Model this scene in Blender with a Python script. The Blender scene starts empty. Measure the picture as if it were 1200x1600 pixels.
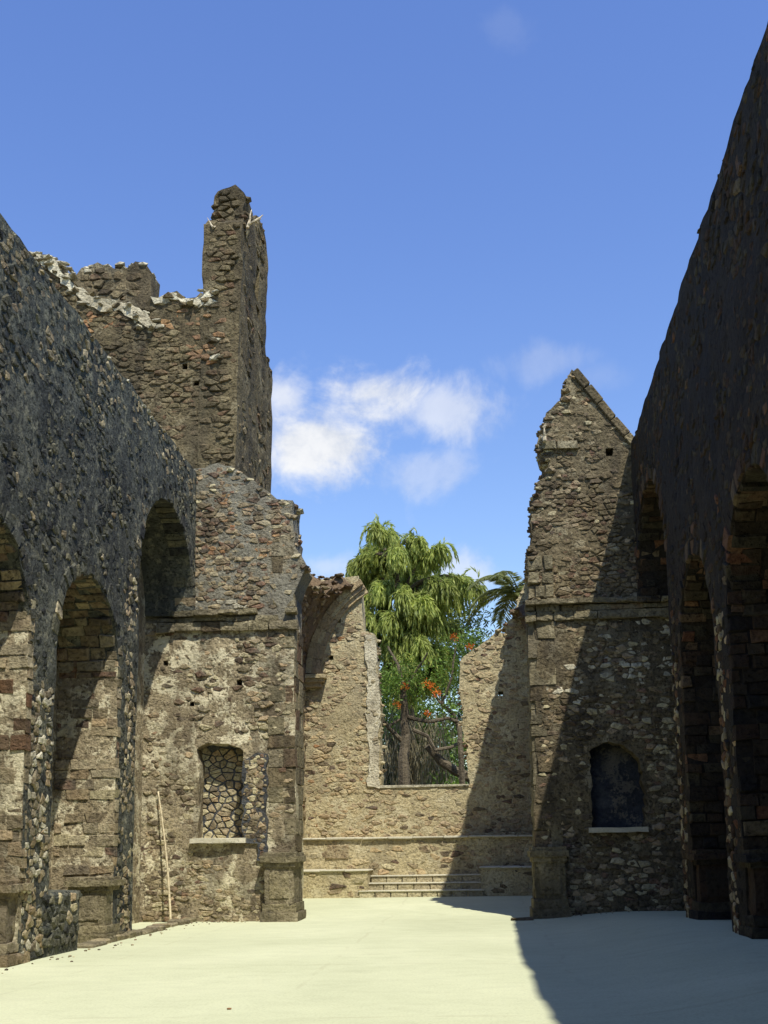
import bpy, bmesh, math, random
import numpy as np
from mathutils import Vector, Matrix, noise
from mathutils.geometry import delaunay_2d_cdt
R = math.radians
random.seed(7); RNG = np.random.default_rng(7)
scene = bpy.context.scene
col = scene.collection

# ------------------------------------------------------------------ camera
F_PX, CX, HY = 1757.0, 600.0, 1330.0            # focal length, centre column and horizon row of a 1200 x 1600 frame
YAW, PITCH, ROLL = R(4.75), R(9.0), R(-0.8)
CY = HY - F_PX*math.tan(PITCH)
CAMC = Vector((0, 0, 1.6))
M = (Matrix.Rotation(YAW, 3, 'Z') @ Matrix.Rotation(R(90)+PITCH, 3, 'X') @ Matrix.Rotation(ROLL, 3, 'Z'))
cd = bpy.data.cameras.new('camera'); cam = bpy.data.objects.new('camera', cd); col.objects.link(cam)
cam.location = CAMC; cam.rotation_euler = M.to_euler()
cd.sensor_fit = 'VERTICAL'; cd.sensor_height = 24.0; cd.lens = F_PX/1600*24.0
cd.shift_y = (CY-800)/1600; cd.clip_start = 0.1; cd.clip_end = 6000
scene.camera = cam
scene.render.resolution_x, scene.render.resolution_y = 768, 1024
MN = np.array(M); CN = np.array(CAMC)
def ray(x, y): return M @ Vector(((x-CX)/F_PX, -(y-CY)/F_PX, -1.0))
def at(x, y, ax, val):                           # point of the plane (axis ax = val) seen at this spot of the photograph
    d = ray(x, y); t = (val-CAMC[ax])/d[ax]; return CAMC + t*d
def proj(P):
    v = (np.asarray(P)-CN) @ MN
    z = np.where(np.abs(v[..., 2]) < 1e-6, -1e-6, -v[..., 2])
    return CX+F_PX*v[..., 0]/z, CY-F_PX*v[..., 1]/z, z

# ------------------------------------------------------------------ light, sky, exposure
SUN_D = Vector((-0.275, 0.52, -1.0)).normalized()          # direction the sunlight travels
sd = bpy.data.lights.new('sun', 'SUN'); so = bpy.data.objects.new('sun', sd); col.objects.link(so)
sd.energy = 4.05; sd.angle = R(0.55); sd.color = (1.0, 0.965, 0.895)
so.rotation_euler = SUN_D.to_track_quat('-Z', 'Y').to_euler(); so.location = (10, -20, 40)
scene.view_settings.view_transform = 'Standard'; scene.view_settings.look = 'None'
scene.view_settings.exposure = 0.5; scene.view_settings.gamma = 1.0

class NT:                                       # small node-tree helper
    def __init__(s, tree): s.t = tree; tree.nodes.clear()
    def n(s, typ, ins=None, **kw):
        nd = s.t.nodes.new(typ)
        for k, v in kw.items(): setattr(nd, k, v)
        for k, v in (ins or {}).items():
            if hasattr(v, 'is_output'): s.t.links.new(v, nd.inputs[k])
            else: nd.inputs[k].default_value = v
        return nd
    def math(s, op, a, b=0.0, c=0.0, clamp=False):
        nd = s.n('ShaderNodeMath', {0: a, 1: b, 2: c}, operation=op); nd.use_clamp = clamp; return nd.outputs[0]
    def vmath(s, op, a, b=(0, 0, 0), out=0):
        return s.n('ShaderNodeVectorMath', {0: a, 1: b}, operation=op).outputs[out]
    def noise(s, vec, scale, detail=4, rough=0.55, dist=0.0):
        return s.n('ShaderNodeTexNoise', {'Vector': vec, 'Scale': scale, 'Detail': detail, 'Roughness': rough, 'Distortion': dist}).outputs[0]
    def ramp(s, fac, stops, interp='LINEAR'):
        nd = s.n('ShaderNodeValToRGB', {0: fac}); cr = nd.color_ramp; cr.interpolation = interp
        while len(cr.elements) < len(stops): cr.elements.new(0.5)
        for e, (p, c) in zip(cr.elements, stops): e.position = p; e.color = (*c, 1) if len(c) == 3 else c
        return nd.outputs[0]
    def maprange(s, v, a, b, c=0.0, d=1.0, smooth=True):
        nd = s.n('ShaderNodeMapRange', {0: v, 1: a, 2: b, 3: c, 4: d}); nd.interpolation_type = 'SMOOTHSTEP' if smooth else 'LINEAR'; return nd.outputs[0]
    def mix(s, fac, a, b, mode='MIX'):
        nd = s.n('ShaderNodeMix', data_type='RGBA', blend_type=mode)
        for k, v in ((0, fac), (6, a), (7, b)):
            if hasattr(v, 'is_output'): s.t.links.new(v, nd.inputs[k])
            else: nd.inputs[k].default_value = v if k == 0 else ((*v, 1) if len(v) == 3 else v)
        return nd.outputs[2]

world = bpy.data.worlds.new('World'); scene.world = world; world.use_nodes = True
w = NT(world.node_tree)
sky = w.n('ShaderNodeTexSky', sky_type='NISHITA', sun_disc=False)
sky.sun_elevation = math.asin(-SUN_D.z); sky.sun_rotation = math.atan2(-SUN_D.x, -SUN_D.y)
sky.altitude = 10; sky.air_density = 1.5; sky.dust_density = 0.3; sky.ozone_density = 4.5
SKY_STRENGTH = 0.135
tc = w.n('ShaderNodeTexCoord'); dvec = w.vmath('NORMALIZE', tc.outputs['Generated'])
nA = w.noise(dvec, 7.5, 8, 0.6, 0.5); nB = w.noise(dvec, 24.0, 6, 0.62, 0.3)
nn = w.math('ADD', w.math('MULTIPLY', w.math('SUBTRACT', nA, 0.5), 3.6), w.math('MULTIPLY', w.math('SUBTRACT', nB, 0.5), 1.3))
dens = None
# fair-weather clouds at real bearings: (spot in the photograph, half width, half height, thickness)
for px, py, rx, ry, am in ((478, 708, 128, 88, 1.0), (440, 612, 58, 55, 0.75), (585, 612, 105, 50, 0.97), (690, 640, 85, 48, 0.6), (655, 738, 85, 36, 0.34),
                           (855, 566, 75, 30, 0.2), (735, 895, 80, 45, 0.55), (510, 885, 60, 35, 0.4), (800, 45, 40, 26, 0.05), (930, 590, 50, 25, 0.1)):
    f = ray(px, py).normalized(); r_ = f.cross(Vector((0, 0, 1))).normalized(); u_ = r_.cross(f)
    a = w.math('MULTIPLY', w.vmath('DOT_PRODUCT', dvec, r_, 1), F_PX/rx*0.94)
    b = w.math('MULTIPLY', w.vmath('DOT_PRODUCT', dvec, u_, 1), F_PX/ry*0.94)
    c = w.vmath('DOT_PRODUCT', dvec, f, 1)
    d2 = w.math('SQRT', w.math('ADD', w.math('MULTIPLY', a, a), w.math('MULTIPLY', b, b)))
    m = w.math('SUBTRACT', 1.0, d2)                       # 1 in the middle, 0 at the rim
    m = w.math('ADD', m, nn)
    m = w.math('MULTIPLY', w.maprange(m, -0.15, 0.85), am)
    m = w.math('MULTIPLY', m, w.maprange(d2, 2.0, 0.9))
    m = w.math('MULTIPLY', m, w.math('GREATER_THAN', c, 0.0))
    dens = m if dens is None else w.math('MAXIMUM', dens, m)
# thin cloud of the same kind elsewhere round the horizon
sepd = w.n('ShaderNodeSeparateXYZ', {0: dvec})
n2 = w.noise(w.vmath('MULTIPLY', dvec, (1, 1, 2.2)), 3.2, 7, 0.58, 0.2)
far = w.math('MULTIPLY', w.maprange(n2, 0.58, 0.74), 0.6)
far = w.math('MULTIPLY', far, w.maprange(sepd.outputs[1], 0.75, 0.3))
dens = w.math('MAXIMUM', dens, far)
skyc = w.n('ShaderNodeHueSaturation', {'Hue': 0.519, 'Saturation': 1.17, 'Value': 1.0, 'Color': sky.outputs[0]}).outputs[0]
ccol = w.ramp(w.math('ADD', w.math('MULTIPLY', nB, 0.6), w.math('MULTIPLY', w.noise(dvec, 14.0, 6, 0.6, 0.4), 0.6)), [(0.42, (3.3, 3.6, 4.2)), (0.62, (4.7, 4.8, 5.0)), (0.8, (5.2, 5.25, 5.3))])
cl = w.mix(dens, skyc, ccol)
bg = w.n('ShaderNodeBackground', {'Color': cl, 'Strength': SKY_STRENGTH})
w.t.links.new(bg.outputs[0], w.n('ShaderNodeOutputWorld').inputs[0])

# ------------------------------------------------------------------ materials
def masonry(name, stones, stain=(0.05, 0.045, 0.04), stain_amt=0.6, stain_scale=0.55, pale=(0.5, 0.46, 0.33), pale_amt=0.0, pale_scale=0.9,
            bump=0.8, island=True, rough=0.92, streak=0.35, fine=14.0, contrast=0.7, pale_lo=0.52, pits=0.5):
    yel = lambda c: (c[0], c[1]*0.98, c[2]*0.88)
    stones = [yel(c) for c in stones]; stain = yel(stain); pale = yel(pale)
    m = bpy.data.materials.new(name); m.use_nodes = True; t = NT(m.node_tree)
    pos = t.n('ShaderNodeNewGeometry').outputs['Position']
    if island:
        isl = t.n('ShaderNodeNewGeometry').outputs['Random Per Island']; ob = t.n('ShaderNodeObjectInfo').outputs['Random']
        fac = t.math('FRACT', t.math('ADD', isl, t.math('MULTIPLY', ob, 5.37)))
        fac = t.math('ADD', fac, t.math('MULTIPLY', t.math('SUBTRACT', t.noise(pos, 5.0, 3), 0.5), 0.5))
    else:
        fac = t.maprange(t.math('ADD', t.math('MULTIPLY', t.noise(pos, 0.8, 6, 0.62), 0.65), t.math('MULTIPLY', t.noise(pos, 4.5, 5, 0.65), 0.35)), 0.32, 0.68, smooth=False)
    k = len(stones); c = t.ramp(fac, [(i/(k-1), s) for i, s in enumerate(stones)])
    fn = t.noise(pos, fine, 8, 0.68)
    c = t.mix(1.0, c, t.ramp(fn, [(0.28, (1-contrast,)*3), (0.5, (1, 1, 1)), (0.75, (1+contrast*0.55,)*3)]), 'MULTIPLY')
    if pale_amt:
        pf = t.math('MULTIPLY', t.maprange(t.math('ADD', t.noise(pos, pale_scale, 6, 0.62, 0.4), t.math('MULTIPLY', t.math('SUBTRACT', fn, 0.5), 0.5)), pale_lo, pale_lo+0.07), pale_amt)
        c = t.mix(pf, c, pale)
    sp = t.vmath('MULTIPLY', pos, (1, 1, streak))
    st = t.math('ADD', t.noise(sp, stain_scale, 7, 0.65, 0.5), t.math('MULTIPLY', t.math('SUBTRACT', fn, 0.5), 0.25))
    c = t.mix(t.math('MULTIPLY', t.maprange(st, 0.44, 0.66), stain_amt), c, stain)
    pt = t.noise(t.vmath('MULTIPLY', pos, (1, 1, 1.8)), fine*0.62, 4, 0.6, 0.6)
    c = t.mix(t.math('MULTIPLY', t.maprange(pt, 0.40, 0.30), pits), c, tuple(x*0.5 for x in stain))
    bh = t.math('ADD', t.math('ADD', fn, t.math('MULTIPLY', t.maprange(pt, 0.30, 0.42), 1.2)), t.math('MULTIPLY', t.noise(pos, 3.5, 4), 1.5))
    bp = t.n('ShaderNodeBump', {'Strength': bump, 'Distance': 0.05, 'Height': bh})
    bs = t.n('ShaderNodeBsdfPrincipled', {'Base Color': c, 'Roughness': rough, 'Normal': bp.outputs[0]})
    bs.inputs['Specular IOR Level'].default_value = 0.15
    t.t.links.new(bs.outputs[0], t.n('ShaderNodeOutputMaterial').inputs[0])
    return m
def leafmat(name, cols, trans=0.35, rough=0.55):
    m = bpy.data.materials.new(name); m.use_nodes = True; t = NT(m.node_tree)
    g = t.n('ShaderNodeNewGeometry'); c = t.ramp(g.outputs['Random Per Island'], [(i/(len(cols)-1), s) for i, s in enumerate(cols)])
    c = t.mix(1.0, c, t.ramp(t.noise(g.outputs['Position'], 0.9, 3), [(0.3, (0.65,)*3), (0.7, (1.3,)*3)]), 'MULTIPLY')
    b = t.n('ShaderNodeBsdfPrincipled', {'Base Color': c, 'Roughness': rough}); b.inputs['Specular IOR Level'].default_value = 0.3
    tr = t.n('ShaderNodeBsdfTranslucent', {'Color': c})
    t.t.links.new(t.n('ShaderNodeMixShader', {0: trans, 1: b.outputs[0], 2: tr.outputs[0]}).outputs[0], t.n('ShaderNodeOutputMaterial').inputs[0])
    return m

DK = (0.035, 0.03, 0.026)
MT = {
 # nave wall on the sunny side: blackened rubble set in slate-grey cement
 'slate_stone': masonry('slate_stone', [(0.033, 0.033, 0.032), (0.092, 0.095, 0.080), (0.139, 0.133, 0.092), (0.055, 0.060, 0.057), (0.185, 0.169, 0.108)], (0.022, 0.023, 0.026), 0.7, 0.7, contrast=1.05, pits=0.9),
 'slate_mortar': masonry('slate_mortar', [(0.042, 0.045, 0.042), (0.093, 0.097, 0.084), (0.143, 0.142, 0.109)], (0.022, 0.024, 0.027), 0.7, 1.0, pale=(0.24, 0.23, 0.165), pale_amt=0.6, pale_scale=5.0, pale_lo=0.53, island=False, contrast=1.05, pits=0.9),
 'warm_stone': masonry('warm_stone', [(0.22, 0.18, 0.115), (0.34, 0.285, 0.18), (0.28, 0.21, 0.13), (0.40, 0.345, 0.23), (0.17, 0.14, 0.10)], (0.09, 0.075, 0.055), 0.55, 0.8),
 # chancel front, sunlit
 'tan_stone': masonry('tan_stone', [(0.144, 0.113, 0.078), (0.288, 0.234, 0.147), (0.216, 0.162, 0.108), (0.378, 0.315, 0.199), (0.225, 0.135, 0.091), (0.135, 0.113, 0.086)], (0.06, 0.05, 0.038), 0.7, 0.8, contrast=1.0),
 'tan_plaster': masonry('tan_plaster', [(0.20, 0.16, 0.105), (0.32, 0.265, 0.175), (0.42, 0.355, 0.235)], (0.075, 0.06, 0.043), 0.75, 0.75, pale=(0.66, 0.60, 0.43), pale_amt=0.9, pale_scale=1.9, pale_lo=0.50, island=False, contrast=1.0),
 'grey_mortar': masonry('grey_mortar', [(0.170, 0.154, 0.114), (0.230, 0.217, 0.175), (0.255, 0.217, 0.144)], (0.13, 0.11, 0.085), 0.5, 0.8, island=False),
 'grey_block': masonry('grey_block', [(0.162, 0.140, 0.090), (0.238, 0.204, 0.126), (0.204, 0.174, 0.118)], (0.06, 0.054, 0.04), 0.75, 0.9, contrast=0.75, pale=(0.45, 0.40, 0.28), pale_amt=0.35, pale_scale=1.6, pale_lo=0.55),
 'tower_stone': masonry('tower_stone', [(0.094, 0.076, 0.046), (0.179, 0.147, 0.084), (0.133, 0.105, 0.064), (0.234, 0.195, 0.116), (0.156, 0.098, 0.060)], (0.04, 0.035, 0.027), 0.78, 0.6, streak=0.22, contrast=1.0),
 'tower_mortar': masonry('tower_mortar', [(0.074, 0.059, 0.038), (0.137, 0.111, 0.066), (0.185, 0.152, 0.089)], (0.04, 0.035, 0.027), 0.75, 0.6, streak=0.22, pale=(0.38, 0.33, 0.22), pale_amt=0.4, pale_scale=1.7, pale_lo=0.55, island=False, contrast=1.0),
 'rust_stone': masonry('rust_stone', [(0.33, 0.17, 0.085), (0.42, 0.26, 0.13), (0.29, 0.16, 0.095)], (0.14, 0.11, 0.075), 0.6, 1.6),
 'lime': masonry('lime', [(0.44, 0.41, 0.31), (0.57, 0.53, 0.41), (0.50, 0.46, 0.35)], (0.2, 0.175, 0.13), 0.6, 2.0),
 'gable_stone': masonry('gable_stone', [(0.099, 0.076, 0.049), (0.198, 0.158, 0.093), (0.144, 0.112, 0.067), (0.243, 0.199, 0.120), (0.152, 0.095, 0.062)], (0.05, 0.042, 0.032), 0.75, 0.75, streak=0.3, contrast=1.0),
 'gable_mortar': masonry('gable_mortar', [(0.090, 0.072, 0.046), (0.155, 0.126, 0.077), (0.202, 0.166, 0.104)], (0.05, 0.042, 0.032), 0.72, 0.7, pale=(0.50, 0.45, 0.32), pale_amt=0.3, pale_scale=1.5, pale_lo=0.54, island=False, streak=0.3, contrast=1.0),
 'altar_stone': masonry('altar_stone', [(0.408, 0.334, 0.203), (0.528, 0.442, 0.276), (0.456, 0.347, 0.203), (0.336, 0.263, 0.169), (0.40, 0.315, 0.21)], (0.20, 0.165, 0.115), 0.5, 0.8),
 'altar_plaster': masonry('altar_plaster', [(0.360, 0.299, 0.180), (0.467, 0.400, 0.248), (0.528, 0.454, 0.288)], (0.22, 0.185, 0.13), 0.55, 0.6, pale=(0.58, 0.53, 0.38), pale_amt=0.5, island=False),
 'vault_stone': masonry('vault_stone', [(0.111, 0.076, 0.049), (0.170, 0.119, 0.073), (0.145, 0.098, 0.065)], (0.07, 0.05, 0.038), 0.6),
 # shaded nave wall: dark rubble, colour lowered further to deepen the shade
 'shade_dark_stone': masonry('shade_dark_stone', [(0.031, 0.023, 0.017), (0.051, 0.040, 0.027), (0.071, 0.041, 0.024), (0.082, 0.069, 0.044), (0.025, 0.023, 0.022)], (0.018, 0.017, 0.017), 0.65, 0.6, streak=0.2),
 'shade_dark_mortar': masonry('shade_dark_mortar', [(0.022, 0.018, 0.015), (0.036, 0.029, 0.022), (0.046, 0.038, 0.028)], (0.018, 0.018, 0.020), 0.6, 0.6, island=False, streak=0.15),
 'red_brick': masonry('red_brick', [(0.137, 0.062, 0.035), (0.173, 0.096, 0.052), (0.115, 0.074, 0.046), (0.158, 0.124, 0.075)], (0.10, 0.07, 0.05), 0.5),
 'net_mortar': masonry('net_mortar', [(0.045, 0.048, 0.055), (0.08, 0.084, 0.092), (0.12, 0.12, 0.12)], DK, 0.4, island=False),
 'cream_stone': masonry('cream_stone', [(0.420, 0.367, 0.231), (0.546, 0.483, 0.315), (0.315, 0.263, 0.179), (0.473, 0.347, 0.210)], (0.16, 0.13, 0.09), 0.4),
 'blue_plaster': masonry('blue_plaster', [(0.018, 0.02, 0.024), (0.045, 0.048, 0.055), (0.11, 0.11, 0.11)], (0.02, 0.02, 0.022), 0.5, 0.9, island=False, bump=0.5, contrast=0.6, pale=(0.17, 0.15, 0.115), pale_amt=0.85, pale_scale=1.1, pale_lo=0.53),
 'limewash': masonry('limewash', [(0.40, 0.35, 0.25), (0.58, 0.53, 0.40), (0.66, 0.62, 0.49)], (0.24, 0.2, 0.14), 0.55, 2.2, pits=0.4, contrast=0.7),
 'cement': masonry('cement', [(0.42, 0.40, 0.32), (0.52, 0.49, 0.39), (0.58, 0.54, 0.43)], (0.3, 0.28, 0.22), 0.4, island=False, bump=0.25, contrast=0.25),
 'step_block': masonry('step_block', [(0.40, 0.35, 0.22), (0.48, 0.43, 0.29), (0.44, 0.37, 0.25)], (0.25, 0.21, 0.15), 0.4, 1.2),
 'bamboo': masonry('bamboo', [(0.50, 0.42, 0.27), (0.60, 0.52, 0.36), (0.55, 0.46, 0.30)], (0.35, 0.28, 0.18), 0.4, 3.0, island=False, bump=0.1, rough=0.6),
 'dry_wood': masonry('dry_wood', [(0.45, 0.38, 0.27), (0.55, 0.48, 0.36), (0.38, 0.31, 0.21)], (0.25, 0.2, 0.14), 0.3, island=False, bump=0.2),
 'bark': masonry('bark', [(0.07, 0.055, 0.04), (0.14, 0.115, 0.08), (0.20, 0.165, 0.12)], (0.05, 0.04, 0.03), 0.5, island=False, streak=0.1),
 'soil': masonry('soil', [(0.16, 0.13, 0.08), (0.22, 0.18, 0.11), (0.11, 0.12, 0.05)], (0.08, 0.09, 0.035), 0.6, 0.2, island=False),
 'leaf_weep': leafmat('leaf_weep', [(0.15, 0.21, 0.04), (0.36, 0.42, 0.095), (0.55, 0.59, 0.16), (0.24, 0.30, 0.06)], 0.5),
 'leaf_dark': leafmat('leaf_dark', [(0.03, 0.055, 0.015), (0.06, 0.09, 0.025), (0.045, 0.07, 0.02)]),
 'leaf_fresh': leafmat('leaf_fresh', [(0.09, 0.16, 0.02), (0.17, 0.26, 0.04), (0.12, 0.20, 0.03)]),
 'leaf_dry': leafmat('leaf_dry', [(0.20, 0.17, 0.09), (0.30, 0.26, 0.15), (0.15, 0.13, 0.07)], 0.2),
 'leaf_palm': leafmat('leaf_palm', [(0.17, 0.20, 0.07), (0.27, 0.30, 0.11), (0.36, 0.37, 0.16)], 0.5),
 'flower': leafmat('flower', [(0.55, 0.11, 0.015), (0.72, 0.21, 0.03), (0.6, 0.15, 0.02)], 0.4),
}
def floor_material():
    m = bpy.data.materials.new('sandy_floor'); m.use_nodes = True; t = NT(m.node_tree)
    pos = t.n('ShaderNodeNewGeometry').outputs['Position']
    big = t.noise(pos, 0.22, 6, 0.6, 0.5); mid = t.noise(t.vmath('MULTIPLY', pos, (0.8, 1.2, 1)), 2.4, 8, 0.7, 0.4); fine = t.noise(pos, 30, 6, 0.75)
    c = t.ramp(big, [(0.3, (0.46, 0.47, 0.29)), (0.5, (0.51, 0.52, 0.325)), (0.7, (0.565, 0.57, 0.365))])
    c = t.mix(1.0, c, t.ramp(mid, [(0.3, (0.92,)*3), (0.52, (1, 1, 1)), (0.75, (1.04,)*3)]), 'MULTIPLY')
    c = t.mix(1.0, c, t.ramp(fine, [(0.25, (0.75,)*3), (0.5, (1, 1, 1)), (0.75, (1.08,)*3)]), 'MULTIPLY')
    # faint seams between the cast strips of the floor and a few damp stains
    sep = t.n('ShaderNodeSeparateXYZ', {0: pos})
    wob = t.math('MULTIPLY', t.math('SUBTRACT', t.noise(pos, 0.5, 5), 0.5), 0.5)
    for axis, per, off in ((0, 3.4, 0.55), (1, 5.2, 1.7)):
        v = t.math('ADD', sep.outputs[axis], wob)
        dd = t.math('ABSOLUTE', t.math('SUBTRACT', t.math('FRACT', t.math('DIVIDE', t.math('ADD', v, off), per)), 0.5))
        line = t.math('MULTIPLY', t.maprange(dd, 0.014, 0.003), t.maprange(t.noise(pos, 1.1, 3), 0.42, 0.6, 0, 0.28))
        c = t.mix(line, c, (0.36, 0.34, 0.21))
    stn = t.maprange(t.noise(t.vmath('MULTIPLY', pos, (0.35, 1.0, 1)), 0.75, 5, 0.6, 0.6), 0.62, 0.74, 0, 0.3)
    c = t.mix(stn, c, (0.37, 0.36, 0.235))
    bp = t.n('ShaderNodeBump', {'Strength': 0.16, 'Distance': 0.01, 'Height': fine})
    bs = t.n('ShaderNodeBsdfPrincipled', {'Base Color': c, 'Roughness': 0.9, 'Normal': bp.outputs[0]}); bs.inputs['Specular IOR Level'].default_value = 0.2
    t.t.links.new(bs.outputs[0], t.n('ShaderNodeOutputMaterial').inputs[0]); return m
MT['floor'] = floor_material()

# ------------------------------------------------------------------ object helpers
def empty(name, loc, label, cat, group=None):
    o = bpy.data.objects.new(name, None); col.objects.link(o); o.location = loc; o.empty_display_size = 0.3
    o['label'] = label; o['category'] = cat
    if group: o['group'] = group
    return o
def obj(name, V, faces, mat, parent=None, centre=True, kind=None, smooth=False):
    V = np.asarray(V, float); c = V.mean(0) if centre else np.zeros(3)
    if parent is None and centre: c[2] = V[:, 2].min()
    me = bpy.data.meshes.new(name); me.from_pydata((V-c).tolist(), [], faces)
    for mm in (mat if isinstance(mat, (list, tuple)) else [mat]): me.materials.append(MT[mm])
    if smooth: me.polygons.foreach_set('use_smooth', [True]*len(me.polygons))
    o = bpy.data.objects.new(name, me); col.objects.link(o)
    if parent is not None:
        off = Vector((0, 0, 0)); p = parent
        while p is not None: off += p.location; p = p.parent
        o.parent = parent; o.location = Vector(c)-off
    else: o.location = c
    if kind: o['kind'] = kind
    return o
def tag(o, label, cat, group=None):
    o['label'] = label; o['category'] = cat
    if group: o['group'] = group
    return o

def inpoly(P, poly):
    P = np.atleast_2d(P); x, y = P[:, 0], P[:, 1]; poly = np.asarray(poly); x0, y0 = poly[:, 0], poly[:, 1]; x1, y1 = np.roll(x0, -1), np.roll(y0, -1)
    r = np.zeros(len(P), bool)
    for a, b, c, d in zip(x0, y0, x1, y1):
        if b == d: continue
        k = (b > y) != (d > y); r ^= k & (x < (c-a)*(y-b)/(d-b)+a)
    return r
def resample(pts, ragged=(), step=0.28, amp=0.09, closed=True, seed=1):
    """subdivide an outline; edges whose index is in `ragged` get a broken, stepped profile"""
    rg = random.Random(seed); out = []; n = len(pts); edges = []
    for i in range(n if closed else n-1):
        a = Vector(pts[i]); b = Vector(pts[(i+1) % n]); L = (b-a).length; rough = i in ragged
        k = max(1, int(L/(step*(0.7 if rough else 1)))); nrm = Vector((-(b-a).y, (b-a).x))/max(L, 1e-6)
        for j in range(k):
            t = j/k
            if rough and 0 < j: t += rg.uniform(-0.35, 0.35)/k
            p = a.lerp(b, t)
            if rough and j > 0: p = p+nrm*rg.uniform(-amp, amp)
            out.append((p.x, p.y))
            if rough: edges.append(((p.x, p.y), k))
    return out, [e[0] for e in edges]
def vnoise(p, s, a):
    q = noise.noise_vector(Vector(p)*s); q2 = noise.noise_vector(Vector(p)*s*3.1+Vector((9, 4, 2)))
    return (a*(q.x+0.5*q2.x), a*(q.y+0.5*q2.y), a*(q.z+0.5*q2.z))
def slab(name, P, outline, holes, T, mat, parent, res=0.22, amp=0.035, seed=1, back=True):
    """solid wall: triangulated front with real relief, thickness T behind it, jambs and soffits of its holes"""
    rg = np.random.default_rng(seed); ol = np.array(outline)
    lo, hi = ol.min(0), ol.max(0)
    gu, gv = np.meshgrid(np.arange(lo[0]+res/2, hi[0], res), np.arange(lo[1]+res/2, hi[1], res))
    G = np.stack([gu.ravel(), gv.ravel()], 1); G += rg.uniform(-0.3, 0.3, G.shape)*res
    ok = inpoly(G, ol)
    for h in holes: ok &= ~inpoly(G, np.array(h))
    G = G[ok]
    loops = [list(outline)]+[list(h) for h in holes]
    allb = np.array([p for l in loops for p in l])
    d = np.min(((G[:, None, :]-allb[None])**2).sum(2), 1) if len(G) else np.zeros(0)
    G = G[d > (res*0.35)**2]
    verts = []; edges = []
    for l in loops:
        s = len(verts); verts += [Vector(p) for p in l]; edges += [(s+i, s+(i+1) % len(l)) for i in range(len(l))]
    verts += [Vector((float(a), float(b))) for a, b in G]
    vo, eo, fo, *_ = delaunay_2d_cdt(verts, edges, [], 0, 1e-5)
    V2 = np.array([(v.x, v.y) for v in vo]); cen = np.array([V2[list(f)].mean(0) for f in fo])
    ok = inpoly(cen, ol)
    for h in holes: ok &= ~inpoly(cen, np.array(h))
    tri = [list(f) for f, k in zip(fo, ok) if k]
    cnt = {}
    for f in tri:
        for a, b in zip(f, f[1:]+f[:1]):
            key = (min(a, b), max(a, b))
            cnt.setdefault(key, []).append((a, b))
    bnd = [v[0] for v in cnt.values() if len(v) == 1]
    nV = len(V2); nl = max(1, int(T/0.3)); VV = []; idx = {}
    for i, (u, v) in enumerate(V2): VV.append(P(u, v, 0.0)); 
    faces = [tuple(f) for f in tri]
    bset = sorted({a for e in bnd for a in e}); ring = {0: {a: a for a in bset}}
    for l in range(1, nl+1):
        ring[l] = {}
        for a in bset: ring[l][a] = len(VV); VV.append(P(V2[a][0], V2[a][1], -T*l/nl))
    for a, b in bnd:
        for l in range(nl): faces.append((ring[l][b], ring[l][a], ring[l+1][a], ring[l+1][b]))
    if back:
        m = {}
        for f in tri:
            g = []
            for a in f:
                if a in ring[nl]: g.append(ring[nl][a])
                else:
                    if a not in m: m[a] = len(VV); VV.append(P(V2[a][0], V2[a][1], -T))
                    g.append(m[a])
            faces.append(tuple(reversed(g)))
    VV = [(x+d[0], y+d[1], z+d[2]) for (x, y, z) in VV for d in (vnoise((x, y, z), 1.3, amp*1.6),)]
    return obj(name, VV, faces, mat, parent)

# ------------------------------------------------------------------ stones
def cells(lo, hi, su, sv, seed, jit=0.4, drop=0.12):
    """irregular polygons that fill a rectangle, like coursed rubble"""
    rg = np.random.default_rng(seed); nu = int((hi[0]-lo[0])/su)+3; nv = int((hi[1]-lo[1])/sv)+3
    I, J = np.meshgrid(np.arange(nu), np.arange(nv), indexing='ij')
    S = np.stack([I+0.5*(J % 2)+rg.uniform(-jit, jit, I.shape), J+rg.uniform(-jit, jit, I.shape)*0.8], 2)
    keep = (rg.random(I.shape) > drop).tolist(); S = S.tolist()
    offs = [(a, b) for a in range(-3, 4) for b in range(-2, 3) if (a, b) != (0, 0)]; offs.sort(key=lambda o: o[0]**2+o[1]**2)
    out = []
    for i in range(1, nu-1):
        for j in range(1, nv-1):
            if not keep[i][j]: continue
            sx, sy = S[i][j]; poly = [(-1.3, -1.3), (1.3, -1.3), (1.3, 1.3), (-1.3, 1.3)]; mr = 3.4
            for a, b in offs:
                ii, jj = i+a, j+b
                if ii < 0 or jj < 0 or ii >= nu or jj >= nv or not keep[ii][jj]: continue
                dx, dy = S[ii][jj][0]-sx, S[ii][jj][1]-sy; h = (dx*dx+dy*dy)/2
                if h > 2*mr: continue
                vals = [dx*x+dy*y-h for x, y in poly]
                if max(vals) <= 0: continue
                np_ = []
                for k in range(len(poly)):
                    (x0, y0), v0 = poly[k], vals[k]; (x1, y1), v1 = poly[(k+1) % len(poly)], vals[(k+1) % len(poly)]
                    if v0 <= 0: np_.append((x0, y0))
                    if (v0 < 0 < v1) or (v1 < 0 < v0):
                        t = v0/(v0-v1); np_.append((x0+(x1-x0)*t, y0+(y1-y0)*t))
                poly = np_
                if len(poly) < 3: break
                mr = max(x*x+y*y for x, y in poly)
            if len(poly) < 3: continue
            q = [(lo[0]+(sx+x-1)*su, lo[1]+(sy+y-1)*sv) for x, y in poly]
            r = [q[0]]
            for p in q[1:]:
                if (p[0]-r[-1][0])**2+(p[1]-r[-1][1])**2 > (0.16*sv)**2: r.append(p)
            if len(r) >= 3: out.append(r)
    return out
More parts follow.
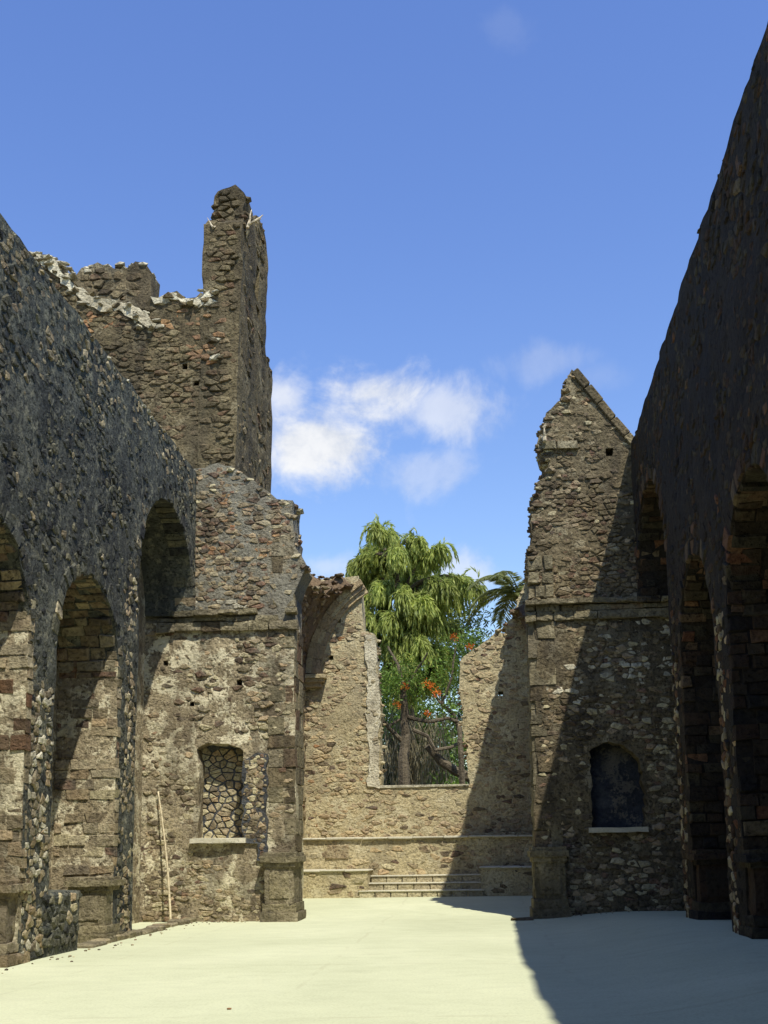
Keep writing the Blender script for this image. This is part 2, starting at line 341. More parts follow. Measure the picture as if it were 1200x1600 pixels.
def stone_geo(poly, P, gap=0.02, base=-0.06, proud=0.04, top=0.7, tilt=0.4, rnd=random, rounded=False):
    c = np.mean(poly, 0); q = np.array(poly)-c
    if rounded:
        n_ = np.roll(q, -1, 0); q = np.stack([q*0.7+n_*0.3, q*0.3+n_*0.7], 1).reshape(-1, 2)
    r = np.sqrt((q**2).sum(1)).mean(); s0 = max(0.35, 1-gap/max(r, 1e-3)); n = len(q); V = []; Fs = []
    tu, tv = rnd.uniform(-tilt, tilt), rnd.uniform(-tilt, tilt); rel = min(0.05, 0.22*r)
    for k, (s, wv) in enumerate(((s0, min(base, proud-0.05)), (s0*rnd.uniform(0.95, 1.0), proud-rel*0.75), (s0*top, proud))):
        for a, b in q:
            ww = wv
            if k: ww = wv + rel*(tu*a+tv*b)/r+rnd.uniform(-0.18, 0.18)*rel
            e = 1+(rnd.uniform(-0.09, 0.09) if k == 2 else 0)
            V.append(P(c[0]+a*s*e, c[1]+b*s*e, ww))
    for k in range(2):
        for i in range(n): Fs.append((k*n+i, k*n+(i+1) % n, (k+1)*n+(i+1) % n, (k+1)*n+i))
    Fs.append(tuple(range(2*n, 3*n)))
    return np.array(V), Fs
_ico = None
def boulder_geo(c, r, sc=(1, 1, 0.7), rnd=random):
    global _ico
    if _ico is None:
        b = bmesh.new(); bmesh.ops.create_icosphere(b, subdivisions=1, radius=1); _ico = (np.array([v.co[:] for v in b.verts]), [tuple(v.index for v in f.verts) for f in b.faces]); b.free()
    V, Fs = _ico; a = rnd.uniform(0, 6.28); ca, sa = math.cos(a), math.sin(a)
    W = V*np.array([rnd.uniform(0.75, 1.2) for _ in range(len(V))])[:, None]*r*np.array(sc)
    W = W @ np.array([[ca, sa, 0], [-sa, ca, 0], [0, 0, 1]])
    return W+np.array(c), Fs
class Pool:
    """the pieces of one kind on one thing: the largest in view become objects of their own, the rest one joined mass"""
    def __init__(s, parent, name, mats, rest=None, cap=290): s.p, s.name, s.mats, s.items, s.rest, s.cap = parent, name, mats, [], rest or name+'_mass', cap
    def add(s, geo, mat=0): s.items.append((geo[0], geo[1], mat))
    def done(s):
        if not s.items: return
        sc = []
        for V, Fs, m in s.items:
            x, y, z = proj(V); vis = (z.min() > 1) and x.max() > -60 and x.min() < 1260 and y.max() > -60 and y.min() < 1660
            sc.append((x.max()-x.min())*(y.max()-y.min()) if vis else 0.0)
        order = np.argsort(-np.array(sc)); one = order[:s.cap] if len(order) > s.cap+12 else order
        rest = order[len(one):]
        for i in one:
            V, Fs, m = s.items[i]; obj(s.name, V, Fs, s.mats[m], s.p)
        if len(rest):
            VV = []; FF = []; mi = []; k = 0
            for i in rest:
                V, Fs, m = s.items[i]; VV.append(V); FF += [tuple(a+k for a in f) for f in Fs]; mi += [m]*len(Fs); k += len(V)
            o = obj(s.rest, np.concatenate(VV), FF, s.mats, s.p, kind='stuff'); o.data.polygons.foreach_set('material_index', mi)
def rubble(pool, P, outline, holes, su, sv, seed, keep=lambda u, v: True, mat=lambda u, v: 0, gap=0.02, proud=(0.015, 0.06), jit=0.4, drop=0.12, bounds=None, rounded=False, base=-0.08, top=0.7):
    ol = np.array(outline); lo, hi = (ol.min(0), ol.max(0)) if bounds is None else bounds
    rg = random.Random(seed); polys = cells(lo, hi, su, sv, seed, jit, drop)
    todo = []
    for q in polys:
        q = np.array(q); c = q.mean(0)
        if keep(c[0], c[1]): todo.append((q, c))
    for att in range(2):
        if not todo: break
        P2 = np.concatenate([np.vstack([q, c[None]]) for q, c in todo]); k = np.cumsum([0]+[len(q)+1 for q, c in todo])
        ok = inpoly(P2, ol)
        for h in holes: ok &= ~inpoly(P2, np.array(h))
        rest = []
        for i, (q, c) in enumerate(todo):
            if ok[k[i]:k[i+1]].all(): pool.add(stone_geo(q, P, gap, base, rg.uniform(*proud), top, rnd=rg, rounded=rounded), mat(c[0], c[1]))
            else: rest.append((c+(q-c)*0.62, c))
        todo = rest
def cap_stones(pool, P, pts, T, r=(0.09, 0.2), mat=lambda p: 0, seed=3, per=2.0, inside=None):
    rg = random.Random(seed); cen = np.mean(pts, 0) if inside is None else inside
    for p in pts:
        k = int(per)+(1 if rg.random() < per % 1 else 0)
        for _ in range(k):
            wv = -rg.random()**1.5*T; rr = rg.uniform(*r)
            iu, iv = cen[0]-p[0], cen[1]-p[1]; il = math.hypot(iu, iv)+1e-6; ins = rr*rg.uniform(0.45, 1.1)
            c = P(p[0]+iu/il*ins+rg.uniform(-0.05, 0.05), p[1]+iv/il*ins*0.8+rg.uniform(-0.04, 0.02), min(wv, -rr*0.4))
            pool.add(boulder_geo(c, rr, (1.25, 1.1, 0.62), rg), mat(p))
def rects(u0, u1, v0, v1, bw, bh, seed, jit=0.2):
    """coursed blocks as polygons"""
    rg = random.Random(seed); v = v0; out = []
    while v < v1-0.04:
        h = min(bh*rg.uniform(1-jit, 1+jit), v1-v)
        if v1-v-h < bh*0.4: h = v1-v
        u = u0
        first = True
        while u < u1-0.02:
            wd = bw*rg.uniform(1-jit*1.5, 1+jit*1.5)*(rg.uniform(0.45, 1) if first else 1); first = False
            if u1-u-wd < bw*0.35: wd = u1-u
            j = lambda: rg.uniform(-0.022, 0.022)
            out.append([(u+j(), v+j()), (u+wd+j(), v+j()), (u+wd+j(), v+h+j()), (u+j(), v+h+j())]); u += wd
        v += h
    return out
def arch(u0, u1, v0, spring, crown, n=18):
    """outline of an arched opening, counter-clockwise from the foot"""
    c = (u0+u1)/2; a = (u1-u0)/2; b = crown-spring; pts = [(u0, v0)]
    k = max(1, int((spring-v0)/0.4)); pts += [(u0, v0+(spring-v0)*i/k) for i in range(1, k)]
    pts += [(c-a*math.cos(t), spring+b*math.sin(t)) for t in np.linspace(0, math.pi, n+1)]
    pts += [(u1, spring-(spring-v0)*i/k) for i in range(1, k)]+[(u1, v0)]
    return pts
def voussoirs(pool, P, u0, u1, spring, crown, depth, seed, base=-0.45, n=None, mat=lambda: 0):
    rg = random.Random(seed); c = (u0+u1)/2; a = (u1-u0)/2; b = crown-spring; n = n or int(math.pi*(a+b)/2/0.24); t = 0.0
    cuts = [0]+[math.pi*(i+rg.uniform(-0.2, 0.2))/n for i in range(1, n)]+[math.pi]
    for i in range(n):
        t0, t1 = cuts[i]+0.006, cuts[i+1]-0.006; d = depth*rg.uniform(0.7, 1.15); i0 = rg.uniform(-0.05, 0.03)
        q = [(c-(a+o)*math.cos(t), spring+(b+o)*math.sin(t)) for t, o in ((t0, i0), (t0, d), (t1, d), (t1, i0))]
        pool.add(stone_geo(q, P, 0.012, base, rg.uniform(0.0, 0.04), 0.86, rnd=rg), mat())

def frontP(y): return lambda u, v, w_: (u, y-w_, v)
FY = 27.0
def px_outline(pts, y): return [(lambda p: (p.x, p.z))(at(a, b, 1, y)) for a, b in pts]
def band(x, a, b): return a <= x <= b
def pn(u, v, s, o=0.0): return noise.noise(Vector((u*s+o, v*s-o*0.7, o*1.3)))

# ------------------------------------------------------------------ ground and floor
def sm(a, b, x):
    t = min(1, max(0, (x-a)/(b-a))); return t*t*(3-2*t)
def fz(x, y):
    return 0.32*sm(1.0, 3.5, x)*(1-0.55*sm(20, 27, y))*sm(4, 12, y)+0.2*sm(27.5, 34, y)+0.012*noise.noise(Vector((x*0.5, y*0.5, 0)))
def grid_obj(name, x0, x1, y0, y1, step, zf, mat):
    nx = int((x1-x0)/step)+1; ny = int((y1-y0)/step)+1
    V = [(x0+(x1-x0)*i/(nx-1), y0+(y1-y0)*j/(ny-1), 0) for j in range(ny) for i in range(nx)]
    V = [(x, y, zf(x, y)) for x, y, z in V]
    Fs = [(j*nx+i, j*nx+i+1, (j+1)*nx+i+1, (j+1)*nx+i) for j in range(ny-1) for i in range(nx-1)]
    return obj(name, V, Fs, mat, None, centre=False, kind='structure', smooth=True)
grid_obj('ground', -3000, 3000, -3000, 3000, 150, lambda x, y: -0.06, 'soil')
grid_obj('floor', -9.0, 6.0, -12, 38.2, 0.3, fz, 'floor')

def box_geo(x0, x1, y0, y1, z0, z1, j=0.0, rnd=random, bev=0.02):
    """block with worn, chamfered edges"""
    b = bmesh.new(); bmesh.ops.create_cube(b, size=1)
    for v in b.verts:
        v.co = Vector(((x0+x1)/2+v.co.x*(x1-x0), (y0+y1)/2+v.co.y*(y1-y0), (z0+z1)/2+v.co.z*(z1-z0)))
        v.co += Vector((rnd.uniform(-j, j), rnd.uniform(-j, j), rnd.uniform(-j, j)))
    if bev: bmesh.ops.bevel(b, geom=b.edges[:], offset=bev, segments=1, affect='EDGES')
    b.verts.index_update(); g = (np.array([v.co[:] for v in b.verts]), [tuple(v.index for v in f.verts) for f in b.faces]); b.free(); return g
def worn_box(x0, x1, y0, y1, z0, z1, amp=0.03, cuts=4):
    """eroded block: subdivided and pitted"""
    b = bmesh.new(); bmesh.ops.create_cube(b, size=1); bmesh.ops.subdivide_edges(b, edges=b.edges[:], cuts=cuts, use_grid_fill=True)
    for v in b.verts:
        e = sum(abs(c) > 0.49 for c in v.co)
        p = Vector(((x0+x1)/2+v.co.x*(x1-x0), (y0+y1)/2+v.co.y*(y1-y0), (z0+z1)/2+v.co.z*(z1-z0))); c = Vector(((x0+x1)/2, (y0+y1)/2, p.z))
        d = vnoise(p, 2.6, amp); chip = max(0, noise.noise(p*2.2+Vector((3, 1, 7))))*amp*2.2 if e >= 2 else 0
        v.co = p+Vector(d)+(c-p).normalized()*chip
    b.verts.index_update(); g = (np.array([v.co[:] for v in b.verts]), [tuple(v.index for v in f.verts) for f in b.faces]); b.free(); return g
def join_geo(gs):
    VV = []; FF = []; k = 0
    for V, Fs in gs: VV.append(V); FF += [tuple(a+k for a in f) for f in Fs]; k += len(V)
    return np.concatenate(VV), FF
def pedestal(parent, x0, x1, y0, y1, h, mat='grey_block', z0=0.0, seed=1):
    rg = random.Random(seed)
    for e, a, b, nm in ((0.09, 0.0, 0.13, 'plinth'), (0.05, 0.13, 0.26, 'plinth'), (0.0, 0.26, 0.80, 'pedestal_die'), (0.04, 0.80, 0.87, 'pedestal_cap'), (0.10, 0.87, 0.95, 'pedestal_cap'), (0.05, 0.95, 1.0, 'pedestal_cap')):
        g = worn_box(x0-e, x1+e, y0-e, y1+e, z0+a*h-0.012, z0+b*h, 0.022); obj(nm, g[0], g[1], mat, parent)
    m = 0.12                                              # raised panel on the die
    g = worn_box(x0+m, x1-m, y0-0.02, y0+0.1, z0+0.34*h, z0+0.72*h, 0.015, 3); obj('pedestal_panel', g[0], g[1], mat, parent)

# ------------------------------------------------------------------ nave walls
ARCHES = ((13.4, 16.8, 5.0, 6.65), (17.95, 21.2, 5.0, 6.65), (22.4, 26.85, 7.45, 9.65))
def nave_outline(y0, top, seed):
    b = [(y0, -0.05)]
    for u0, u1, sp, cr in ARCHES[:2]: b += arch(u0, u1, -0.05, sp, cr)
    u0, u1, sp, cr = ARCHES[2]; a3 = arch(u0, u1, -0.05, sp, cr)
    i = max(k for k, p in enumerate(a3) if p[1] >= sp-1e-6); b += a3[:i+1]
    b += [(27.06, sp-0.02), (27.06, top)]
    k = len(b); n = int((27.06-y0)/0.3); rg = random.Random(seed)
    b += [(27.06-(27.06-y0)*j/n, top+rg.uniform(-0.05, 0.03)) for j in range(1, n)]+[(y0, top), ]
    b += [(y0, top-(top+0.05)*j/24) for j in range(1, 24)]
    return b, b[k:k+n]

# --- sunny wall on the left
LX = -6.97
PL = lambda u, v, w_: (LX+w_, u, v)
lw = empty('nave_wall', (LX, 18, 0), 'long slate-dark rubble wall with tall arches, lit at a slant, running in along the left', 'wall')
ol, topL = nave_outline(-14.0, 11.2, 4)
slab('wall_body', PL, ol, [], 1.25, 'slate_mortar', lw, 0.2, 0.024, 2)
g = box_geo(LX-1.6, LX-1.22, 12.2, 26.9, -0.04, 10.4, 0, random, 0); obj('added_arch_back', g[0], g[1], 'tan_plaster', lw)  # panel added behind the arches to hide the bright outside
sp = Pool(lw, 'stone', ['slate_stone', 'warm_stone', 'cream_stone', 'lime'], 'rubble_stones')
def lmat(u, v):
    r = random.random()
    if 21.75 < u < 22.5 and v < 7.5: return 2 if r < 0.3 else 1 if r < 0.7 else 0
    if 16.75 < u < 18.0 and v < 4.7: return 3 if r < 0.25 else 1 if r < 0.75 else 0
    if v > 10.4+0.5*pn(u, v, 0.6): return 1 if r < 0.5 else 0
    if pn(u, v, 0.75, 3) > 0.30: return 1 if r < 0.4 else 0
    return 1 if r < (0.10 if pn(u, v, 1.6, 9) > 0.25 else 0.012) else 0
rubble(sp, PL, ol, [], 0.16, 0.11, 11, keep=lambda u, v: random.random() < (0.97 if pn(u, v, 0.8, 11) > -0.15 else 0.45), mat=lmat, gap=0.007, proud=(-0.02, 0.024), drop=0.22, bounds=((11.5, 0.0), (27.0, 11.2)))
for a_, b_, hi_, sd_, mm in ((21.3, 22.38, 7.6, 311, (2, 1, 1, 0, 0)), (16.86, 17.93, 4.4, 312, (3, 1, 1, 0))):
    rubble(sp, PL, [(a_, 0.05), (b_, 0.05), (b_, hi_), (a_, hi_)], [], 0.17, 0.13, sd_, keep=lambda u, v: random.random() < 0.7, mat=lambda u, v: random.choice(mm), gap=0.008, proud=(-0.012, 0.028), drop=0.15)
cap_stones(sp, PL, [p for p in topL if p[0] > 9], 1.1, (0.06, 0.11), lambda p: random.choice((1, 1, 3, 3)), 5, 2.6, (18, 5))
sp.done()
vp = Pool(lw, 'voussoir', ['slate_stone', 'warm_stone'])
for k, (u0, u1, s_, c_) in enumerate(ARCHES): voussoirs(vp, PL, u0, u1, s_, c_, 0.3, 20+k, mat=lambda: random.random() < 0.12)
vp.done()
for yj in (16.8, 21.2): obj('jamb_bed', *box_geo(LX-1.24, LX-0.01, yj-0.03, yj+0.1, -0.04, 5.62, 0, random, 0), 'tan_plaster', lw)
jp = Pool(lw, 'jamb_block', ['warm_stone', 'red_brick', 'cream_stone', 'tan_stone'])
for k, yj in enumerate((16.8, 21.2)):
    PJ = frontP(yj)
    for q in rects(LX-1.2, LX+0.02, 1.25, 5.6, 0.42, 0.215, 31+k, 0.25):
        v = q[0][1]; red = (k == 0 and 3.2 < v < 4.2 and random.random() < 0.6) or random.random() < 0.04
        jp.add(stone_geo(q, PJ, 0.008, -0.15, random.uniform(0.0, 0.06), 0.9), 1 if red else random.choice((0, 0, 2, 3)))
# soffit courses of the arches
def soffit(pool, P, u0, u1, s_, c_, seed, mats, f0=0.0, f1=1.0):
    c = (u0+u1)/2; a = (u1-u0)/2; b = c_-s_; rg = random.Random(seed)
    PS = lambda u, v, w_: P(c-(a-w_)*math.cos(v/a), s_+(b-w_)*math.sin(v/a), u)
    for q in rects(-1.2, -0.02, math.pi*a*f0+0.02, math.pi*a*f1-0.02, 0.4, 0.2, seed, 0.3): pool.add(stone_geo(q, PS, 0.008, -0.06, rg.uniform(0.0, 0.06), 0.86, rnd=rg), rg.choice(mats))
for k, (u0, u1, s_, c_) in enumerate(ARCHES[:2]): soffit(jp, PL, u0, u1, s_, c_, 240+k, (0, 3, 3), 0.3)
jp.done()
pedestal(lw, LX-0.95, LX-0.05, 16.45, 17.1, 1.25, 'warm_stone', fz(-7, 16.5), 3)
pedestal(lw, LX-0.72, LX-0.02, 20.85, 21.5, 1.2, 'grey_block', fz(-7, 21), 4)
# low block of cement-set rubble closing the foot of the second arch
li = obj('low_infill', *box_geo(LX-1.15, LX+0.02, 17.7, 19.35, -0.04, 1.02, 0.03, random, 0.05), 'slate_mortar', lw)
ip = Pool(li, 'stone', ['slate_stone', 'cream_stone'])
for q in cells((17.75, 0.05), (19.3, 0.95), 0.22, 0.17, 5): 
    if 17.75 < np.mean(q, 0)[0] < 19.28 and 0.1 < np.mean(q, 0)[1] < 0.95: ip.add(stone_geo(q, lambda u, v, w_: (LX+0.02+w_, u, v), 0.03, -0.05, 0.03), int(random.random() < 0.12))
for q in cells((LX-1.1, 0.05), (LX, 0.95), 0.22, 0.17, 6):
    if LX-1.1 < np.mean(q, 0)[0] < LX-0.06 and 0.1 < np.mean(q, 0)[1] < 0.95: ip.add(stone_geo(q, frontP(17.7), 0.03, -0.05, 0.03), int(random.random() < 0.12))
ip.done()

# --- shaded wall on the right
def rx(u): return 3.68+(0.0178*(u-12) if u > 12 else 0.012*(12-u))
PR = lambda u, v, w_: (rx(u)-w_, u, v)
rw = empty('nave_wall', (3.8, 18, 0), 'tall dark rubble wall in deep shade with arches, shade deepened in its colour, running in along the right', 'wall')
orr, topR = nave_outline(-14.0, 11.4, 6)
slab('wall_body', PR, orr, [], 1.25, 'shade_dark_mortar', rw, 0.24, 0.024, 3)
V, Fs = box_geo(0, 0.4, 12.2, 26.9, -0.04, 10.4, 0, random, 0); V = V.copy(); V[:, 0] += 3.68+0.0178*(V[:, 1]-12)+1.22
obj('added_arch_back', V, Fs, 'shade_dark_mortar', rw)  # backing added so no sunlight leaks through the arches
sp = Pool(rw, 'stone', ['shade_dark_stone', 'warm_stone', 'cream_stone', 'red_brick'], 'rubble_stones')
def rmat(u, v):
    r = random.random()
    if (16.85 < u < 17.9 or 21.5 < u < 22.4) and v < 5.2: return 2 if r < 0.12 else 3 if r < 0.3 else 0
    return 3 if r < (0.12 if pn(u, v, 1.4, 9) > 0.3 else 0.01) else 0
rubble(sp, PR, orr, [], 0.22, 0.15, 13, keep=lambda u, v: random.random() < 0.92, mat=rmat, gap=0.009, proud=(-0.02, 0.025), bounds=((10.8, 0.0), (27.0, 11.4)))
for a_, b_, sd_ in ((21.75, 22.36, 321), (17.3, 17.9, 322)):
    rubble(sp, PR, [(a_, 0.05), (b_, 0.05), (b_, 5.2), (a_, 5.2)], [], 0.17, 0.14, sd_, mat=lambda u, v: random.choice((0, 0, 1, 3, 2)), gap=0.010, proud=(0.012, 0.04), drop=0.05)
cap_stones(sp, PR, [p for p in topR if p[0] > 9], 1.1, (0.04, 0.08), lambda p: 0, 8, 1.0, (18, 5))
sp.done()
vp = Pool(rw, 'voussoir', ['shade_dark_stone', 'red_brick'])
for k, (u0, u1, s_, c_) in enumerate(ARCHES): voussoirs(vp, PR, u0, u1, s_, c_, 0.32, 40+k, mat=lambda: random.random() < 0.25)
vp.done()
jp = Pool(rw, 'jamb_block', ['shade_dark_stone', 'red_brick', 'warm_stone'])
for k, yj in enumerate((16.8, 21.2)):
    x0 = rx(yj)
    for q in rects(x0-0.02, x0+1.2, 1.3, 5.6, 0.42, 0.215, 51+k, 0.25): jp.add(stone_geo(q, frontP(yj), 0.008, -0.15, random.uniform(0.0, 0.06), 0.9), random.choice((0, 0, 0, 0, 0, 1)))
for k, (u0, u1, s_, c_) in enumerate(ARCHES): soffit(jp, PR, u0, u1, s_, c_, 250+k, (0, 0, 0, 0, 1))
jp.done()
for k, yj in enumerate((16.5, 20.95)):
    x0 = rx(yj); pedestal(rw, x0+0.05, x0+0.75, yj-0.05, yj+0.6, 1.25, 'shade_dark_stone', fz(x0, yj)-0.02, 5+k)

# assumed entrance wall, unseen, added behind the camera to cut sky fill
ew = empty('sky_block_wall', (-1.6, -14.2, 0), 'assumed rubble entrance wall behind the camera, unseen, added to cut sky fill', 'wall')
eo = [(-8.4, -0.05), (-3.4, -0.05), (-3.4, 3.6), (-2.6, 4.6), (-1.6, 4.9), (-0.6, 4.6), (0.2, 3.6), (0.2, -0.05), (5.4, -0.05), (5.4, 11.3), (-1.6, 13.2), (-8.4, 11.2)]
slab('wall_body', lambda u, v, w_: (u, -14.0+w_, v), resample(eo)[0], [], 1.1, 'gable_mortar', ew, 0.5, 0.04, 26)

# ------------------------------------------------------------------ chancel front, left of the opening
fl = empty('chancel_wall', (-6.2, FY, 0), 'sunlit brown rubble and plaster wall with a blocked niche, left of the chancel opening', 'wall')
PF = frontP(FY)
lo_px = [(459, 960), (459, 1100), (461, 1439)]
inner = px_outline([(461, 1300), (459, 1100), (459, 990)], FY)
outl = [(-8.3, -0.05), (-4.44, -0.05)]+inner+[(-4.45, 7.3), (-8.3, 7.3)]
ol, rp = resample(outl, (), 0.3)
nt, nb = at(310, 1163, 1, FY), at(378, 1310, 1, FY)
niche = [(nt.x, nb.z), (nb.x, nb.z), (nb.x+0.02, nt.z-0.15), (nb.x-0.25, nt.z-0.02), (nt.x+0.25, nt.z+0.04), (nt.x-0.06, nt.z-0.1), (nt.x+0.02, nt.z-0.5)]
nh, _ = resample(niche, (2, 3, 4, 5), 0.2, 0.04, seed=4)
def lh(a, b, r): h = at(a, b, 1, FY); return [(h.x-r, h.z-r*0.8), (h.x+r, h.z-r), (h.x+r*0.9, h.z+r), (h.x-r, h.z+r*0.7)]
nhs = [nh, lh(374, 1066, 0.08), lh(259, 1036, 0.07), lh(300, 1100, 0.06)]
lower = slab('lower_wall', PF, ol, nhs, 1.2, 'tan_plaster', fl, 0.13, 0.03, 5)
up_px = [(459, 960), (459, 930), (468, 905), (477, 885), (470, 868), (460, 848), (458, 782), (432, 779), (420, 768), (398, 752), (372, 736), (342, 722), (303, 733)]
upo = [(-8.3, 7.3), (-4.45, 7.3)]+px_outline(up_px[1:], FY)+[(-7.6, 11.3), (-8.3, 11.25)]
upl, rgd = resample(upo, set(range(4, len(upo)-1)), 0.26, 0.07, seed=6)
upper = slab('upper_wall', PF, upl, [], 1.2, 'grey_mortar', fl, 0.14, 0.022, 6)
sp = Pool(fl, 'stone', ['tan_stone', 'cream_stone', 'lime', 'rust_stone', 'warm_stone'], 'rubble_stones')
def umat(u, v):
    r = random.random()
    if v < 7.85 and r < 0.3: return 2
    if u > -5.15 and v > 9.6: return 1 if r < 0.6 else 0
    return 3 if r < 0.035 else 1 if r < 0.10 else 4 if r < 0.2 else 0
rubble(sp, PF, upl, [], 0.24, 0.12, 61, keep=lambda u, v: v > 7.55 and u > -7.1 and random.random() < 0.95-0.3*(pn(u, v, 0.7, 5) > 0.2), mat=umat, gap=0.009, proud=(-0.012, 0.035))
rubble(sp, PF, upl, [], 0.15, 0.09, 161, keep=lambda u, v: v > 7.6 and u > -7.1 and not (u > -5.1 and v < 9.2) and random.random() < 0.6, mat=umat, gap=0.006, proud=(-0.012, 0.022))
cap_stones(sp, PF, rgd, 1.1, (0.08, 0.16), lambda p: random.choice((0, 0, 1)), 7, 1.7, (-6, 8.5))
def lkeep(u, v):
    if v > 7.1 or (u > -5.12 and (v < 1.7 or random.random() < 0.4)): return False
    if niche[0][0]-0.12 < u < niche[1][0]+0.62 and 1.5 < v < 4.35: return False
    n = pn(u, v, 0.8, 2)+0.5*pn(u, v, 2.1, 8)
    return n > 0.02 or random.random() < 0.3 or (u > -5.5 and v > 3.8 and random.random() < 0.75)
rubble(sp, PF, ol, nhs, 0.24, 0.12, 62, keep=lkeep, mat=lambda u, v: random.choice((0, 0, 4, 1)) if u < -5.5 else random.choice((1, 1, 0)), gap=0.009, proud=(-0.02, 0.03))
rubble(sp, PF, ol, nhs, 0.14, 0.085, 162, keep=lambda u, v: lkeep(u, v) and random.random() < 0.5, mat=lambda u, v: random.choice((0, 4, 1, 1)), gap=0.006, proud=(-0.015, 0.02))
sp.done()
qp = Pool(fl, 'quoin_block', ['grey_block', 'gable_stone'])
for q in rects(-5.1, -4.43, 1.62, 7.05, 0.62, 0.40, 63, 0.3)+rects(-5.02, -4.45, 7.62, 9.15, 0.6, 0.42, 64, 0.2):
    if random.random() < 0.62: qp.add(stone_geo(q, PF, 0.002, -0.2, random.uniform(-0.005, 0.03), 0.94, 0.3), int(random.random() < 0.3))
for q in rects(FY+0.02, FY+1.2, 1.62, 7.05, 0.6, 0.43, 65, 0.2):
    qp.add(stone_geo(q, lambda u, v, w_: (-4.45+w_, u, v), 0.006, -0.2, random.uniform(0.01, 0.045), 0.93, 0.3), int(random.random() < 0.3))
qp.done()
def cornice(parent, u0, u1, z, mats, seed, broken=0.25):
    rg = random.Random(seed); cp = Pool(parent, 'cornice_block', mats)
    for dz0, dz1, pr, miss in ((0.36, 0.50, 0.24, 0.1), (0.22, 0.36, 0.10, broken), (-0.02, 0.22, 0.13, 0.04)):
        for q in rects(u0, u1, z+dz0, z+dz1, 0.62, dz1-dz0, seed+int(dz0*100), 0.22):
            if rg.random() < miss: continue
            q = np.array(q); p_ = pr*rg.uniform(0.72, 1.1); cp.add(worn_box(q[:, 0].min()+0.012, q[:, 0].max()-0.008, FY-p_, FY+0.12, q[:, 1].min()+0.02, q[:, 1].max()-0.012, 0.032, 3), int(rg.random() < 0.2))
    cp.done()
cornice(fl, -7.9, -4.36, 7.06, ['grey_block', 'gable_stone'], 66)
pedestal(fl, -5.12, -4.42, FY-0.3, FY+0.9, 1.6, 'grey_block', 0.0, 7)
# niche: blocking of pale stones in dark cement, white sill, patch of the same work beside it
nb_o = slab('niche_blocking', frontP(FY+0.5), resample([(nt.x-0.25, nb.z-0.2), (nb.x+0.25, nb.z-0.2), (nb.x+0.25, nt.z+0.25), (nt.x-0.25, nt.z+0.25)])[0], [], 0.4, 'net_mortar', fl, 0.3, 0.01, 8)
cpn = Pool(nb_o, 'stone', ['cream_stone', 'warm_stone'])
for q in cells((nt.x-0.1, nb.z-0.1), (nb.x+0.1, nt.z), 0.2, 0.15, 71, 0.46, 0.15):
    c = np.mean(q, 0)
    if nt.x-0.02 < c[0] < nb.x+0.02 and nb.z-0.05 < c[1] < nt.z: cpn.add(stone_geo(q, frontP(FY+0.5), 0.016, -0.05, random.uniform(0.01, 0.04), 0.78), int(random.random() < 0.25))
cpn.done()
patch = px_outline([(380, 1316), (402, 1318), (402, 1345), (417, 1346), (419, 1178), (402, 1176), (380, 1190)], FY)
pp, _ = resample(patch, set(range(7)), 0.2, 0.04, seed=9)
po = slab('cement_patch', frontP(FY-0.075), pp, [], 0.12, 'net_mortar', fl, 0.2, 0.008, 9)
cpn = Pool(po, 'stone', ['cream_stone', 'tan_stone'])
rubble(cpn, frontP(FY-0.075), pp, [], 0.19, 0.15, 72, gap=0.014, proud=(0.008, 0.025), drop=0.12, mat=lambda u, v: int(random.random() < 0.55))
rubble(cpn, frontP(FY-0.075), pp, [], 0.12, 0.1, 73, gap=0.006, proud=(0.0, 0.02), drop=0.05, mat=lambda u, v: int(random.random() < 0.5))
cpn.done()
g = worn_box(nt.x-0.16, nb.x+0.12, FY-0.16, FY+0.5, nb.z-0.1, nb.z+0.015, 0.016, 5); obj('sill', g[0], g[1], 'cement', fl)

# ------------------------------------------------------------------ tower behind the left wall
TX, TY = -6.24, 28.32
tw = empty('ruined_tower', (-8.5, TY, 0), 'tall brown tower ruin with a narrow turret and broken top, behind the left wall', 'tower')
PTF = frontP(TY)
fr_px = [(325, 462), (312, 456), (290, 466), (276, 455), (262, 459), (236, 464), (214, 486), (170, 476), (141, 468), (120, 448), (100, 428), (84, 402), (58, 398), (20, 405), (-60, 420)]
fo = [(-15.2, -0.05), (TX-0.5, -0.05), (TX-0.5, 15.0)]+px_outline(fr_px, TY)
fo = fo[:3]+[p for p in fo[3:] if p[0] > -15]+[(-15.2, 16.8)]
tol, trg = resample(fo, set(range(2, len(fo)-1)), 0.3, 0.1, seed=12)
def putlogs(pts, y, r=0.085):
    out = []
    for a, b in pts:
        h = at(a, b, 1, y); q = r*random.uniform(0.8, 1.3); out.append([(h.x-r, h.z-q), (h.x+r*0.9, h.z-q*0.9), (h.x+r, h.z+q), (h.x-r*0.8, h.z+q*0.9)])
    return out
th = putlogs(((288, 573), (306, 600)), TY, 0.075)
slab('front_wall', PTF, tol, th, 1.1, 'tower_mortar', tw, 0.2, 0.03, 12)
def side_pt(x, y): p = at(x, y, 0, TX); return (p.y, p.z)
so_ = [(TY-0.03, -0.05), (33.3, -0.05), side_pt(423, 700), side_pt(422, 578), side_pt(416, 566), side_pt(410, 556), side_pt(410, 390), side_pt(404, 356), (30.2, side_pt(396, 346)[1]), (TY-0.03, at(378, 346, 1, TY).z)]
sol, srg = resample(so_, (3, 4, 6, 7, 8), 0.3, 0.06, seed=13)
PTS = lambda u, v, w_: (TX+0.02*(v-12)+w_, u, v)
sh = at(398, 488, 0, TX)
slot1 = [(sh.y-0.24, sh.z-0.2), (sh.y+0.24, sh.z-0.2), (sh.y+0.24, sh.z+0.2), (sh.y-0.24, sh.z+0.2)]
